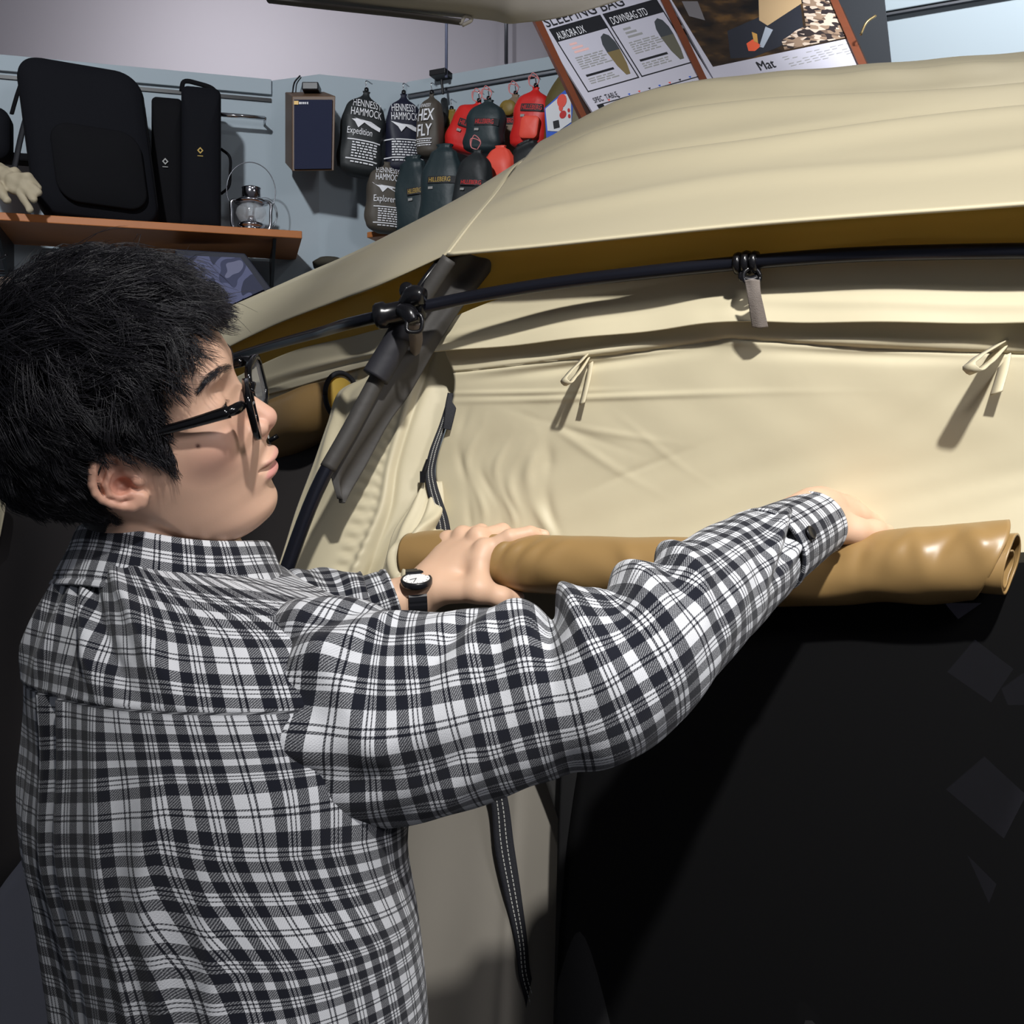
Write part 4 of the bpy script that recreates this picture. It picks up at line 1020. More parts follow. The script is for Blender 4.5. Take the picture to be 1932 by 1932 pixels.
# small ones on the rail
r_, F, wr, w, h = sack('small_sack', 852, 208, 287, 24, 3.09, M_OLIVE, 'mustard sack behind the left red sack', G_R, 0, neck=.4)
label_strip(F, wr, r_, w, h, .1, .7, .02, .18, '', M_REDP, False)
MB().tube([P(838, 190, 3.12), P(840, 215, 3.08), P(838, 240, 3.08)], .010, 8, 8).build('black_strap', M_SK, r_, True)
r_, F, wr, w, h = sack('small_sack', 886, 192, 290, 40, 3.0, M_RED, 'red sack with a black label left of the dark teal small sack', G_R, -24, neck=.2, cord=M_CORD)
label_strip(F, wr, r_, w, h, -.35, .35, .02, .14, 'HILL', M_REDP)
r_, F, wr, w, h = sack('small_sack', 916, 190, 290, 40, 2.91, M_SK4, 'dark teal small sack with red lettering between two red sacks', G_R, -8, neck=.3, cord=M_CORD)
label_strip(F, wr, r_, w, h, -.35, .85, .04, .13, 'HILLEBERG', M_REDP)
r_, F, wr, w, h = sack('small_sack', 966, 180, 290, 30, 3.02, M_TAN, 'taupe sack with a black label behind the right red sack', G_R, -8, neck=.3, cord=M_CORD)
label_strip(F, wr, r_, w, h, -.7, .5, .02, .12, 'HILLEBERG', M_REDP)
MB().add(*soft_box(Face(F(-.1 * w, .22 * h, w * .5), F.r, F.u), w * 1.1, h * .26, .012, .02, .4)).build('mustard_patch', M_OLIVE, r_, True)
r_, F, wr, w, h = sack('small_sack', 1003, 166, 282, 37, 2.88, M_RED, 'red sack with an orange front beside the white price tag', G_R, -9, neck=.22, cord=M_CORD)
label_strip(F, wr, r_, w, h, -.45, .95, .13, .12, 'HILLEBERG', M_REDP)
MB().add(*soft_box(Face(F(.25 * w, -.20 * h, w * .52), F.r, F.u), w * 1.0, h * .36, .010, .012, .3)).build('front_panel', M_REDL, r_, True)
r_, F, wr, w, h = sack('small_sack', 942, 276, 372, 32, 2.86, M_REDL, 'orange red sack in the lower row above the roof', G_R, -4, hook=False, neck=.4)
r_, F, wr, w, h = sack('small_sack', 1000, 266, 345, 36, 2.84, M_SK, 'black sack in the lower row beside the orange red sack', G_R, 18, hook=False, neck=.5)
r_, F, wr, w, h = sack('olive_sack', 1084, 118, 330, 60, 2.84, M_OLIVE2, 'large olive sack behind the white tag and the poster board', None, -6, hook=False, neck=.4)
label_strip(F, wr, r_, w, h, -.55, -.1, -.10, .10, 'HILLE', M_REDP, False)

# hanging white hexagonal tag with blue corners
tg = [(1027, 204), (1068, 168), (1080, 166), (1082, 232), (1040, 262), (1031, 262)]
M_BLUE = mat('blue_print', lin(40, 92, 200), .5)
rt = empty('hexagonal_price_tag', P(1055, 214, 2.80), 'white hexagonal tag with blue corners in front of the olive sack', 'tag')
def plate(name, pts, d, th, m, parent):
    V = [P(x, y, d) for x, y in pts] + [P(x, y, d + th) for x, y in pts]; n = len(pts)
    return MB().add(V, [list(range(n)), list(range(n, 2 * n))[::-1]] + [[i, (i + 1) % n, n + (i + 1) % n, n + i] for i in range(n)]).build(name, m, parent)
plate('card', tg, 2.80, .002, M_BLUE, rt)
plate('white_face', [(1029, 205), (1061, 178), (1077, 177), (1078, 230), (1053, 248), (1033, 247)], 2.7985, .001, M_WHITE, rt)
def blob(cx, cy, rx, ry, n=14, rot=0.0): return [(cx + rx * math.cos(a) * math.cos(rot) - ry * math.sin(a) * math.sin(rot), cy + rx * math.cos(a) * math.sin(rot) + ry * math.sin(a) * math.cos(rot)) for a in np.linspace(0, 2 * math.pi, n, endpoint=False)]
plate('print', blob(1060, 190, 9, 13, rot=.2), 2.7975, .0008, M_REDL, rt)
plate('print', blob(1058, 203, 4, 7), 2.7974, .0008, M_REDL, rt)
plate('print', blob(1062, 216, 6, 8, rot=.5), 2.7975, .0008, M_REDP, rt)
plate('print', blob(1073, 208, 2.5, 4), 2.7975, .0008, M_REDP, rt); plate('print', blob(1074, 219, 2.5, 4), 2.7975, .0008, M_REDP, rt)
plate('print', [(1043, 229), (1054, 226), (1056, 240), (1045, 243)], 2.7975, .0008, M_BLACKP, rt)

# things just peeping over the roof
pl_ = tag(MB().box(P(742, 449, 3.14), (.10, .12, .016), AX).build('small_wood_shelf', M_WOOD, bevel=.002), 'short orange wooden shelf end under the Explorer sack', 'shelf')
ob = tag(MB().lathe(P(622, 492, 3.108), [(1e-5, -.02), (.045, -.02), (.048, -.006), (.03, .006), (1e-5, .010)], 24).build('olive_hat', mat('dark_olive_cloth', lin(58, 54, 44), .85), smooth=True), 'dark olive cloth hat peeping over the tent roof', 'hat')

# ---- the tilted board with two posters
e1 = np.array([.957, .30, .29]); e1 /= np.linalg.norm(e1)
e2 = np.array([-.53, .867, .85]); e2 -= (e2 @ e1) * e1; e2 /= np.linalg.norm(e2)
nb = np.cross(e1, e2)
BO = P(1150, 120, 2.42)
def bd(px, py, off=0.0):
    """the point of the board plane on a pixel's ray"""
    r = P(px, py, 1) - np.array([0, 0, CZ]); o = BO + nb * off
    t = ((o - np.array([0, 0, CZ])) @ nb) / (r @ nb)
    return np.array([0, 0, CZ]) + r * t
def bxy(p): return np.array([(p - BO) @ e1, (p - BO) @ e2])
BF = Face(BO, e1, e2, nb)
def bplate(name, pts, z0, z1, m, parent):
    o = [bxy(bd(x, y)) for x, y in pts]
    if np.cross(o[1] - o[0], o[2] - o[1]) < 0: o = o[::-1]
    return MB().add(*prism(BF, o, z0, z1)).build(name, m, parent)
def btri(name, pts, z0, z1, m, parent): return bplate(name, pts, z0, z1, m, parent)
M_FRAMEW = mat('red_brown_wood', lin(112, 58, 34), .5, var=.12, vscale=30)
M_FRAMED = mat('dark_brown_wood', lin(52, 34, 28), .5)
bo = empty('poster_board', BO, 'tilted brown wooden board carrying two posters above the tent roof', 'board')
bplate('backboard', [(960, -60), (1560, -60), (1655, 150), (1135, 270)], -.016, -.006, M_FRAMED, bo)
bplate('left_rail', [(958, -60), (972, -62), (1128, 268), (1118, 272)], -.006, .006, M_FRAMEW, bo)
bplate('middle_rail', [(1226, -40), (1240, -42), (1342, 170), (1330, 174)], -.006, .004, M_FRAMEW, bo)
bplate('right_rail', [(1546, -40), (1560, -42), (1636, 130), (1622, 134)], -.006, .006, M_FRAMEW, bo)
M_PAPER = mat('poster_paper', lin(196, 194, 206), .45)
def p_uv(u, v):
    """a place on the left poster: u to the right along its baseline, v up, in poster units measured on the photograph"""
    a = np.array([1012, 42.0]); r = np.array([225, -64.0]); dn = np.array([112, 180.0])
    return tuple(a + r * u + dn * v)
p1 = empty('gear_poster', bd(1150, 110), 'white poster headed SLEEPING BAG on the tilted board', 'poster')
bplate('sheet', [p_uv(0, -.55), p_uv(1, -.55), p_uv(1, 1.15), p_uv(0, 1.15)], -.004, .001, M_PAPER, p1)
for k, (u0, u1) in enumerate(((.055, .485), (.505, .955))):
    bplate('header_bar', [p_uv(u0, .10), p_uv(u1, .10), p_uv(u1, .235), p_uv(u0, .235)], .001, .0018, M_BLACKP, p1)
    for q in ([(u0, .10), (u0 + .008, .10), (u0 + .008, .76), (u0, .76)], [(u1 - .008, .10), (u1, .10), (u1, .76), (u1 - .008, .76)], [(u0, .75), (u1, .75), (u1, .76), (u0, .76)]):
        bplate('frame_line', [p_uv(*c) for c in q], .001, .0016, M_BLACKP, p1)
    bplate('black_rule', [p_uv(u0 + .06, .60), p_uv(u0 + .29, .60), p_uv(u0 + .29, .62), p_uv(u0 + .06, .62)], .001, .0016, M_BLACKP, p1)
    r2 = random.Random(k)
    for i in range(9):
        v = .42 + .022 * i if i < 6 else .64 + .022 * (i - 6)
        u = u0 + .06
        while u < u0 + .26:
            l = .02 + .05 * r2.random(); bplate('text_line', [p_uv(u, v), p_uv(u + l, v), p_uv(u + l, v + .010), p_uv(u, v + .010)], .001, .0014, M_SILVERP, p1); u += l + .012
    for i in range(3):
        bplate('text_line', [p_uv(u0 + .08, .28 + .04 * i), p_uv(u0 + .14 + .03 * i, .28 + .04 * i), p_uv(u0 + .14 + .03 * i, .30 + .04 * i), p_uv(u0 + .08, .30 + .04 * i)], .001, .0014, M_SILVERP if k else mat('pale_red_print', lin(232, 186, 180), .6), p1)
    # a mummy sleeping bag: dark hood end, olive foot
    c0 = u0 + .355
    hd = [(c0 - .020, .300), (c0 + .015, .275), (c0 + .045, .305), (c0 + .062, .38), (c0 + .062, .455), (c0 - .042, .455), (c0 - .040, .37)]
    ft = [(c0 - .042, .455), (c0 + .062, .455), (c0 + .050, .60), (c0 + .030, .70), (c0 - .002, .70), (c0 - .028, .60)]
    bplate('bag_print', [p_uv(*c) for c in hd], .001, .0016, mat('slate_print', lin(62, 66, 70), .6), p1)
    bplate('bag_print', [p_uv(*c) for c in ft], .001, .0016, mat('olive_print', (lin(122, 106, 70) if k == 0 else lin(96, 94, 80)), .6), p1)
def board_text(s, f_uv, m, parent, hgt, width):
    """lettering whose capitals run hgt down the v axis and whose length is width along u"""
    v, f = text_mesh(s, 1.0, 'LEFT', 0); wn = v[:, 0].max()
    pts = [bd(*f_uv(x / wn * width, y / .70 * hgt), .0024) for x, y in v]
    return link('lettering', mesh_of('lettering', pts, f), m, parent, smooth=False)
def ptext(s, u, v, hgt, width, m, bold=0):
    board_text(s, lambda a, b_: p_uv(u + a, v - b_), m, p1, hgt, width)
ptext('SLEEPING BAG', .05, .072, .10, .66, M_BLACKP)
ptext('AURORA DX', .085, .215, .075, .23, M_WHITE)
ptext('DOWNBAG STD', .535, .215, .075, .30, M_WHITE)
ptext('SPEC  TABLE', .06, .865, .05, .20, M_BLACKP, 0)
bplate('table_edge', [p_uv(.06, .90), p_uv(.11, .90), p_uv(.11, 1.12), p_uv(.06, 1.12)], .001, .0016, M_BLACKP, p1)
for q in ([(.06, .895), (.95, .895), (.95, .903), (.06, .903)], [(.11, 1.03), (.95, 1.03), (.95, 1.037), (.11, 1.037)]):
    bplate('frame_line', [p_uv(*c) for c in q], .001, .0016, M_BLACKP, p1)
for i in range(9):
    u = .15 + .085 * i
    bplate('table_bag_print', [p_uv(u, .93), p_uv(u + .018, .925), p_uv(u + .026, .96), p_uv(u + .018, 1.01), p_uv(u + .006, 1.01)], .001, .0016, M_BLACKP, p1)
    bplate('table_mark', [p_uv(u + .01, .875), p_uv(u + .03, .875), p_uv(u + .02, .892)], .001, .0016, (M_REDL, M_BLACKP, M_BLUE)[i % 3], p1)
# the campfire photograph on the right poster
p2 = empty('campfire_poster', bd(1470, 60), 'poster with a campfire photograph on the tilted board', 'poster')
M_PHOTO = mat('photo_dark_brown', lin(40, 32, 26), .35)
nt = M_PHOTO.node_tree; tc = nt.nodes.new('ShaderNodeTexCoord'); nz = nt.nodes.new('ShaderNodeTexNoise'); nz.inputs['Scale'].default_value = 16; nz.inputs['Detail'].default_value = 5
rmp = nt.nodes.new('ShaderNodeValToRGB')
for i, (p, c) in enumerate(((.35, (22, 20, 20)), (.55, (58, 44, 30)), (.72, (110, 80, 44)))):
    e = rmp.color_ramp.elements[i] if i < 2 else rmp.color_ramp.elements.new(p)
    e.position = p; e.color = lin(*c)
nt.links.new(tc.outputs['Object'], nz.inputs['Vector']); nt.links.new(nz.outputs['Fac'], rmp.inputs[0]); nt.links.new(rmp.outputs[0], nt.nodes['Principled BSDF'].inputs['Base Color'])
bplate('sheet', [(1240, -42), (1546, -40), (1622, 128), (1352, 160)], -.004, .001, M_PAPER, p2)
bplate('photo_print', [(1242, -40), (1544, -38), (1598, 74), (1345, 127)], .001, .0016, M_PHOTO, p2)
M_CHIP = mat('wood_pile_print', lin(150, 132, 116), .4)
nt = M_CHIP.node_tree; tc = nt.nodes.new('ShaderNodeTexCoord'); vo = nt.nodes.new('ShaderNodeTexVoronoi'); vo.inputs['Scale'].default_value = 70
rmp = nt.nodes.new('ShaderNodeValToRGB'); rmp.color_ramp.interpolation = 'CONSTANT'
for i, (p, c) in enumerate(((0, (52, 44, 44)), (.35, (150, 126, 106)), (.55, (210, 190, 172)), (.8, (112, 92, 78)))):
    e = rmp.color_ramp.elements[i] if i < 2 else rmp.color_ramp.elements.new(p)
    e.position = p; e.color = lin(*c)
nt.links.new(tc.outputs['Object'], vo.inputs['Vector']); nt.links.new(vo.outputs['Color'], rmp.inputs[0]); nt.links.new(rmp.outputs[0], nt.nodes['Principled BSDF'].inputs['Base Color'])
bplate('photo_black_cloth', [(1372, 60), (1440, 30), (1510, 8), (1516, 60), (1470, 90), (1420, 110), (1378, 112)], .0016, .0019, mat('photo_slate', lin(44, 46, 54), .4), p2)
bplate('photo_wood_pile', [(1508, -36), (1556, -30), (1596, 72), (1480, 96), (1474, 78), (1520, 50)], .0017, .0020, M_CHIP, p2)
bplate('photo_chips', [(1476, 80), (1500, 60), (1524, 48), (1560, 74), (1484, 92)], .0018, .0021, M_CHIP, p2)
bplate('photo_tan_board', [(1430, -38), (1508, -36), (1512, 8), (1448, 50), (1432, 40)], .0018, .0021, mat('photo_tan', lin(196, 166, 126), .4), p2)
bplate('photo_flame', [(1408, 84), (1420, 76), (1436, 88), (1424, 98), (1412, 98)], .0019, .0022, mat('photo_orange', lin(236, 100, 66), .4), p2)
bplate('photo_flame', [(1418, 62), (1428, 66), (1430, 84), (1422, 80)], .0019, .0022, mat('photo_amber', lin(206, 156, 84), .4), p2)
bplate('photo_steel', [(1444, 52), (1458, 58), (1440, 92), (1432, 90)], .0019, .0022, mat('photo_steel', lin(170, 178, 190), .4), p2)
bplate('photo_sheet', [(1286, 4), (1316, 4), (1330, 40), (1300, 32)], .0018, .0021, mat('photo_grey', lin(120, 116, 118), .4), p2)
r3 = random.Random(5)
for i in range(5):
    x, y = 1480 + 0 * i, 118 - 4.6 * i; 
    for k in range(9):
        xx = 1476 + 15 * k + 4 * i; yy = 117 - 3.6 * k * .9 + i * 4 - 8
        if r3.random() < .75: bplate('text_line', [(xx, yy), (xx + 9 + 3 * r3.random(), yy - 2.4), (xx + 9, yy - .9), (xx, yy + 1.4)], .001, .0014, M_SILVERP, p2)
board_text('Mat', lambda a, b_: (1434 + 225 * a - 112 * b_, 133 - 50 * a - 180 * b_), M_BLACKP, p2, .09, .14)
for k, (y0, y1) in enumerate(((8, 14), (22, 28), (44, 50), (62, 100))):
    sh_ = (y0 - 0) * .52
    bplate('card', [(1262 + sh_, y0), (1274 + sh_, y0 - 2), (1274 + (y1 * .52), y1 - 2), (1262 + (y1 * .52), y1)], -.006, -.0045, M_SILVERP if k != 3 else mat('grey_card', lin(70, 66, 66), .5), bo)
# dark stand beyond the board
M_DARKP = mat('dark_panel', lin(44, 48, 54), .6)
dk = tag(MB().add(*prism(Face(P(1656, 40, 2.66), RW_D), [(-.10, -.14), (.035, -.14), (.005, .16), (-.10, .16)], 0, .02)).build('dark_display_panel', M_DARKP), 'dark display panel on the wall right of the poster board', 'panel')
tag(MB().tube([P(1652, 30, 2.47), P(1634, 44, 2.46), P(1624, 66, 2.46)], .003, 6, 12).build('brass_hook', mat('brass', lin(150, 130, 90), .4, .7), smooth=True), 'thin brass hook on the dark display panel', 'hook')
# ---------------------------------------------------------------- the person: skin
_p, _r = math.radians(20), math.radians(25)
HF = np.array([math.cos(_p), 0, math.sin(_p)])
HL = np.array([-math.sin(_p) * math.sin(_r), math.cos(_r), math.cos(_p) * math.sin(_r)])
HU = np.array([-math.sin(_p) * math.cos(_r), -math.sin(_r), math.cos(_p) * math.cos(_r)])
HO = np.array([-0.30206, 0.93525, 1.50096])
HM = np.array([HF, HL, HU])
def h2w(q): return HO + np.asarray(q, float) @ HM
def w2h(w): return (np.asarray(w, float) - HO) @ HM.T

def table(k, v):
    k = np.array(k); s = np.linspace(k[0], k[-1], 500)
    return s, hermite(k, np.array(v, float), s)
T_FR = table([-.0965,-.092,-.0884,-.082,-.0757,-.066,-.0587,-.051,-.0425,-.037,-.028,-.0201,-.01,0,.012,.022,.032,.043,.051,.059,.07,.081,.095,.11,.13],
             [.046,.058,.0665,.0750,.0795,.0800,.0800,.0815,.0830,.0850,.0895,.0915,.0885,.0835,.0805,.079,.0795,.083,.0875,.0895,.0885,.084,.072,.052,.01])
T_BK = table([-.0965,-.08,-.065,-.05,-.035,-.02,0,.03,.06,.09,.11,.13], [.03,.012,-.004,-.015,-.035,-.06,-.087,-.1,-.1,-.086,-.06,-.02])
T_W = table([-.0965,-.088,-.076,-.06,-.045,-.03,-.01,.01,.03,.06,.09,.11,.13], [.020,.034,.0445,.053,.0585,.063,.068,.071,.0735,.0765,.068,.050,.015])
T_FC = table([-.0965,-.08,-.06,-.04,-.02,0,.03,.09,.13], [.036,.026,.010,.004,.004,0,-.006,-.010,-.010])

def sd_skull(x, y, z):
    fr = np.interp(z, *T_FR); bk = np.interp(z, *T_BK); w = np.interp(z, *T_W); fc = np.interp(z, *T_FC)
    dx = x - fc
    a = np.where(dx > 0, fr - fc, fc - bk)
    p = 2.15
    rho = ((np.abs(y) / w) ** p + (np.abs(dx) / a) ** p) ** (1 / p)
    q = np.sqrt(dx * dx + y * y) + 1e-6
    d = q - q / (rho + 1e-6)
    d = smax(d, -0.0925 - z, 0.012)
    d = smax(d, z - 0.10, 0.03)
    return smin(d, s_ell(x, y, z, (-.008, 0, .047), (.096, .0765, .090)), .02)

EAR = [(-.0035,.0125),(-.0030,.0225),(-.0046,.0279),(-.0094,.0322),(-.0171,.0315),(-.0239,.0248),(-.0284,.0157),(-.0295,.0081),(-.0277,.0012),(-.0235,-.0053),(-.0179,-.0109),(-.012,-.0143),(-.0051,-.0146),(-.0016,-.0116)]
ANTI = [(-.0085,.0240),(-.0135,.0190),(-.0205,.0110),(-.0215,.0030),(-.0165,-.0035),(-.0085,-.0045)]
NECK_B = w2h((-.292, .985, 1.33)); NECK_B2 = w2h((-.30, .99, 1.24))

def sd_head(x, y, z):
    d = sd_skull(x, y, z)
    ya = np.abs(y)
    # cheekbones, brow ridge, muzzle
    d = smin(d, s_ell(x, ya, z, (.054, .046, .004), (.024, .019, .019)), .016)
    d = smin(d, s_ell(x, ya, z, (.076, .026, .0505), (.012, .022, .007)), .010)
    d = smin(d, s_ell(x, y, z, (.056, 0, -.036), (.026, .036, .030)), .010)
    d = smax(d, -s_ell(x, ya, z, (.096, .036, .030), (.021, .021, .0125)), .010)
    # lids
    d = smin(d, s_ell(x, ya, z, (.0660, .0335, .0275), (.0148, .0165, .0135)), .005)
    d = smax(d, -s_ell(x, ya, z, (.0800, .0365, .0240), (.0075, .0105, .0020)), .0012)
    # nose
    d = smin(d, s_chain(x, y, z, [(.078, 0, .042), (.0845, 0, .020), (.0985, 0, -.0055)], [.0068, .0078, .0098], .004), .008)
    d = smin(d, s_ell(x, ya, z, (.0895, .0125, -.0095), (.0105, .0068, .0078)), .004)
    d = smin(d, s_cap(x, y, z, (.098, 0, -.0105), (.0905, 0, -.0185), .0050, .0046), .004)
    d = smax(d, -s_ell(x, ya, z, (.0935, .0072, -.0185), (.0050, .0026, .0030)), .002)
    # lips
    ly = ya / .023
    d = smin(d, s_ell(x, y, z, (.0840, 0, -.0375), (.0125, .0215, .0058)), .005)
    d = smin(d, s_ell(x, y, z, (.0805, 0, -.0495), (.0108, .0195, .0062)), .006)
    d = smax(d, -s_cap(x, ya, z, (.0960, 0, -.0434), (.0775, .0235, -.0410), .0009, .0006), .0035)
    # chin
    d = smin(d, s_ell(x, y, z, (.0620, 0, -.0760), (.0135, .0180, .0120)), .006)
    # ears
    for s in (-1,):
        yy = ya
        tilt = lambda a, b: .0735 + max(0.0, -a - .004) * .42 + b * .06
        rim = [(a, tilt(a, b), b) for a, b in EAR]
        rr = [.0025, .0028, .0034, .0038, .0038, .0036, .0035, .0033, .0032, .0033, .0038, .0046, .0050, .0040]
        e = s_chain(x, yy, z, rim, rr, .0012)
        an = [(a, tilt(a, b) + .0006, b) for a, b in ANTI]
        e = smin(e, s_chain(x, yy, z, an, [.0014, .0024, .0028, .0028, .0028, .0034], .0015), .0012)
        # the thin plate behind the rim
        pl = s_ell(x, yy, z, (-.0145, .0770, .0085), (.0150, .0060, .0225))
        pl = np.maximum(pl, (yy - (.0735 + np.maximum(0, -x - .004) * .42 + z * .06)) + .0016)
        e = smin(e, pl, .0014)
        e = smin(e, s_ell(x, yy, z, (.0005, .0735, .0035), (.0050, .0050, .0060)), .004)      # tragus
        e = smin(e, s_ell(x, yy, z, (-.0070, .0745, -.0105), (.0085, .0040, .0060)), .004)    # lobe
        d = smin(d, e, .0035)
        d = smax(d, -s_ell(x, yy, z, (-.0105, .0800, .0045), (.0072, .0105, .0066)), .0016)    # concha
        d = smax(d, -s_cap(x, yy, z, (-.0070, .0785, .0250), (-.0125, .0815, .0175), .0026, .0018), .0012)
    # neck
    n = s_cap(x, y, z, (-.026, 0, -.030), NECK_B, .050, .057)
    n = smin(n, s_cap(x, y, z, NECK_B, NECK_B2, .060, .075), .02)
    d = smin(d, n, .008)
    return d

def build_head():
    V, F = surface_nets(sd_head, (-.125, -.11, -.205), (.125, .11, .15), .0013)
    return V, F

SIDE = np.array([(.090,.096),(.080,.094),(.066,.091),(.053,.082),(.046,.060),(.036,.027),(.033,.004),(.024,.004),(.014,.023),(-.004,.034),(-.022,.036),(-.032,.018),(-.032,-.005),(-.040,-.025),(-.050,-.036),(-.075,-.052),(-.16,-.058),(-.16,.26),(.16,.26),(.16,.098)])
def in_poly(x, y, poly):
    r = np.zeros(x.shape, bool); n = len(poly)
    for i in range(n):
        x1, y1 = poly[i]; x2, y2 = poly[(i + 1) % n]
        c = ((y1 > y) != (y2 > y)) & (x < (x2 - x1) * (y - y1) / (y2 - y1 + 1e-12) + x1)
        r ^= c
    return r

def skin_tint(q):
    """skin colour by place on the head (local coordinates)"""
    x, y, z = q.T; ya = np.abs(y)
    c = np.tile(np.array(lin(212, 172, 147)[:3]), (len(q), 1))
    def blend(mask, col):
        m = np.clip(mask, 0, 1)[:, None]
        c[:] = c * (1 - m) + np.array(lin(*col)[:3]) * m
    g = lambda cx, cy, cz, rx, ry, rz: np.exp(-(((x - cx) / rx)**2 + ((ya - cy) / ry)**2 + ((z - cz) / rz)**2))
    blend(.45 * g(.06, .05, -.004, .03, .03, .02), (222, 158, 142))
    blend(.5 * g(.10, 0, -.008, .014, .016, .012), (222, 156, 140))
    blend(.5 * g(-.012, .082, .008, .022, .016, .03), (214, 142, 122))
    blend(.55 * g(-.011, .076, .004, .009, .008, .009), (170, 92, 78))
    blend(.35 * g(.085, 0, -.028, .02, .02, .008), (196, 160, 142))
    lipu = np.clip(1.25 - ((x - .088) / .014)**2 - (ya / .0205)**2 - ((z + .0385) / .0042)**2, 0, .3) / .3
    lipl = np.clip(1.25 - ((x - .084) / .014)**2 - (ya / .0195)**2 - ((z + .0495) / .0055)**2, 0, .3) / .3
    blend(.7 * np.maximum(lipu * .6, lipl), (206, 130, 130))
    blend(1.6 * np.exp(-(((x - .0533) / .0016)**2 + ((y + .058) / .02)**2 + ((z - .0103) / .0016)**2)), (92, 58, 48))
    blend(1.0 * np.exp(-(((x - .034) / .0012)**2 + ((y + .066) / .02)**2 + ((z - .043) / .0012)**2)), (130, 90, 74))
    blend(.25 * g(.01, 0, -.11, .08, .09, .03), (196, 150, 118))
    sc = in_poly(x, z, SIDE)
    c[sc] = np.array(lin(22, 20, 20)[:3])
    return c

def mat_skin():
    m = bpy.data.materials.new('skin'); m.use_nodes = True
    nt = m.node_tree; b = nt.nodes['Principled BSDF']
    a = nt.nodes.new('ShaderNodeVertexColor'); a.layer_name = 'tint'
    nt.links.new(a.outputs['Color'], b.inputs['Base Color'])
    b.inputs['Roughness'].default_value = .50
    b.inputs['Subsurface Weight'].default_value = .07
    b.inputs['Specular IOR Level'].default_value = .4
    b.inputs['Subsurface Radius'].default_value = (.008, .003, .0015)
    b.inputs['Subsurface Scale'].default_value = 1.0
    tc = nt.nodes.new('ShaderNodeTexCoord')
    n = nt.nodes.new('ShaderNodeTexNoise'); n.inputs['Scale'].default_value = 900; n.inputs['Detail'].default_value = 2
    nt.links.new(tc.outputs['Object'], n.inputs['Vector'])
    bp = nt.nodes.new('ShaderNodeBump'); bp.inputs['Strength'].default_value = .04; bp.inputs['Distance'].default_value = .001
    nt.links.new(n.outputs['Fac'], bp.inputs['Height']); nt.links.new(bp.outputs['Normal'], b.inputs['Normal'])
    return m
M_SKIN = mat_skin()

# ---- hands, in world coordinates
ROLL_R = .029
def hand_left():
    W0 = P(715, 1140, 1.262); W = P(795, 1122, 1.270)
    mcp = {'i': P(917, 1040, 1.262), 'm': P(905, 1016, 1.282), 'r': P(876, 1015, 1.300), 'p': P(848, 1024, 1.312)}
    fingers = {
        'i': [mcp['i'], P(962, 1014, 1.258), P(1000, 1006, 1.262), P(1026, 1010, 1.268)],
        'm': [mcp['m'], P(948, 1003, 1.296), P(972, 1018, 1.325), P(975, 1045, 1.335)],
        'r': [mcp['r'], P(908, 1003, 1.318), P(930, 1022, 1.346), P(934, 1050, 1.352)],
        'p': [mcp['p'], P(872, 1010, 1.330), P(890, 1026, 1.352), P(893, 1048, 1.358)]}
    thumb = [P(832, 1112, 1.256), P(900, 1114, 1.240), P(944, 1126, 1.246), P(975, 1128, 1.266)]
    def fn(x, y, z):
        d = s_chain(x, y, z, [W0, W], [.0255, .0250], .01)
        for k in 'imrp':
            d = smin(d, s_cap(x, y, z, W * .75 + mcp[k] * .25, mcp[k], .0165, .0112), .016)
        rad = {'i': [.0112, .0094, .0082, .0068], 'm': [.0114, .0098, .0085, .0072], 'r': [.011, .0092, .008, .0068], 'p': [.0105, .0082, .0072, .006]}
        for k in 'imrp':
            d = smin(d, s_chain(x, y, z, fingers[k], rad[k], .003), .006)
            d = smin(d, s_ell(x, y, z, mcp[k] + np.array([-.002, -.003, .003]), (.0115, .0115, .0115)), .006)
        d = smin(d, s_chain(x, y, z, thumb, [.0170, .0135, .0112, .0088], .006), .012)
        d = smin(d, s_cap(x, y, z, P(905, 1060, 1.252), P(905, 1108, 1.240), .0105, .011), .014)
        d = smax(d, -s_ell(x, y, z, fingers['i'][3] + np.array([.001, -.006, .0045]), (.006, .0022, .0036)), .001)
        return d
    lo = P(690, 1180, 1.27) - .02; hi = P(1050, 985, 1.27) + .03
    lo[1], hi[1] = 1.19, 1.385
    return surface_nets(fn, lo, hi, .0014)

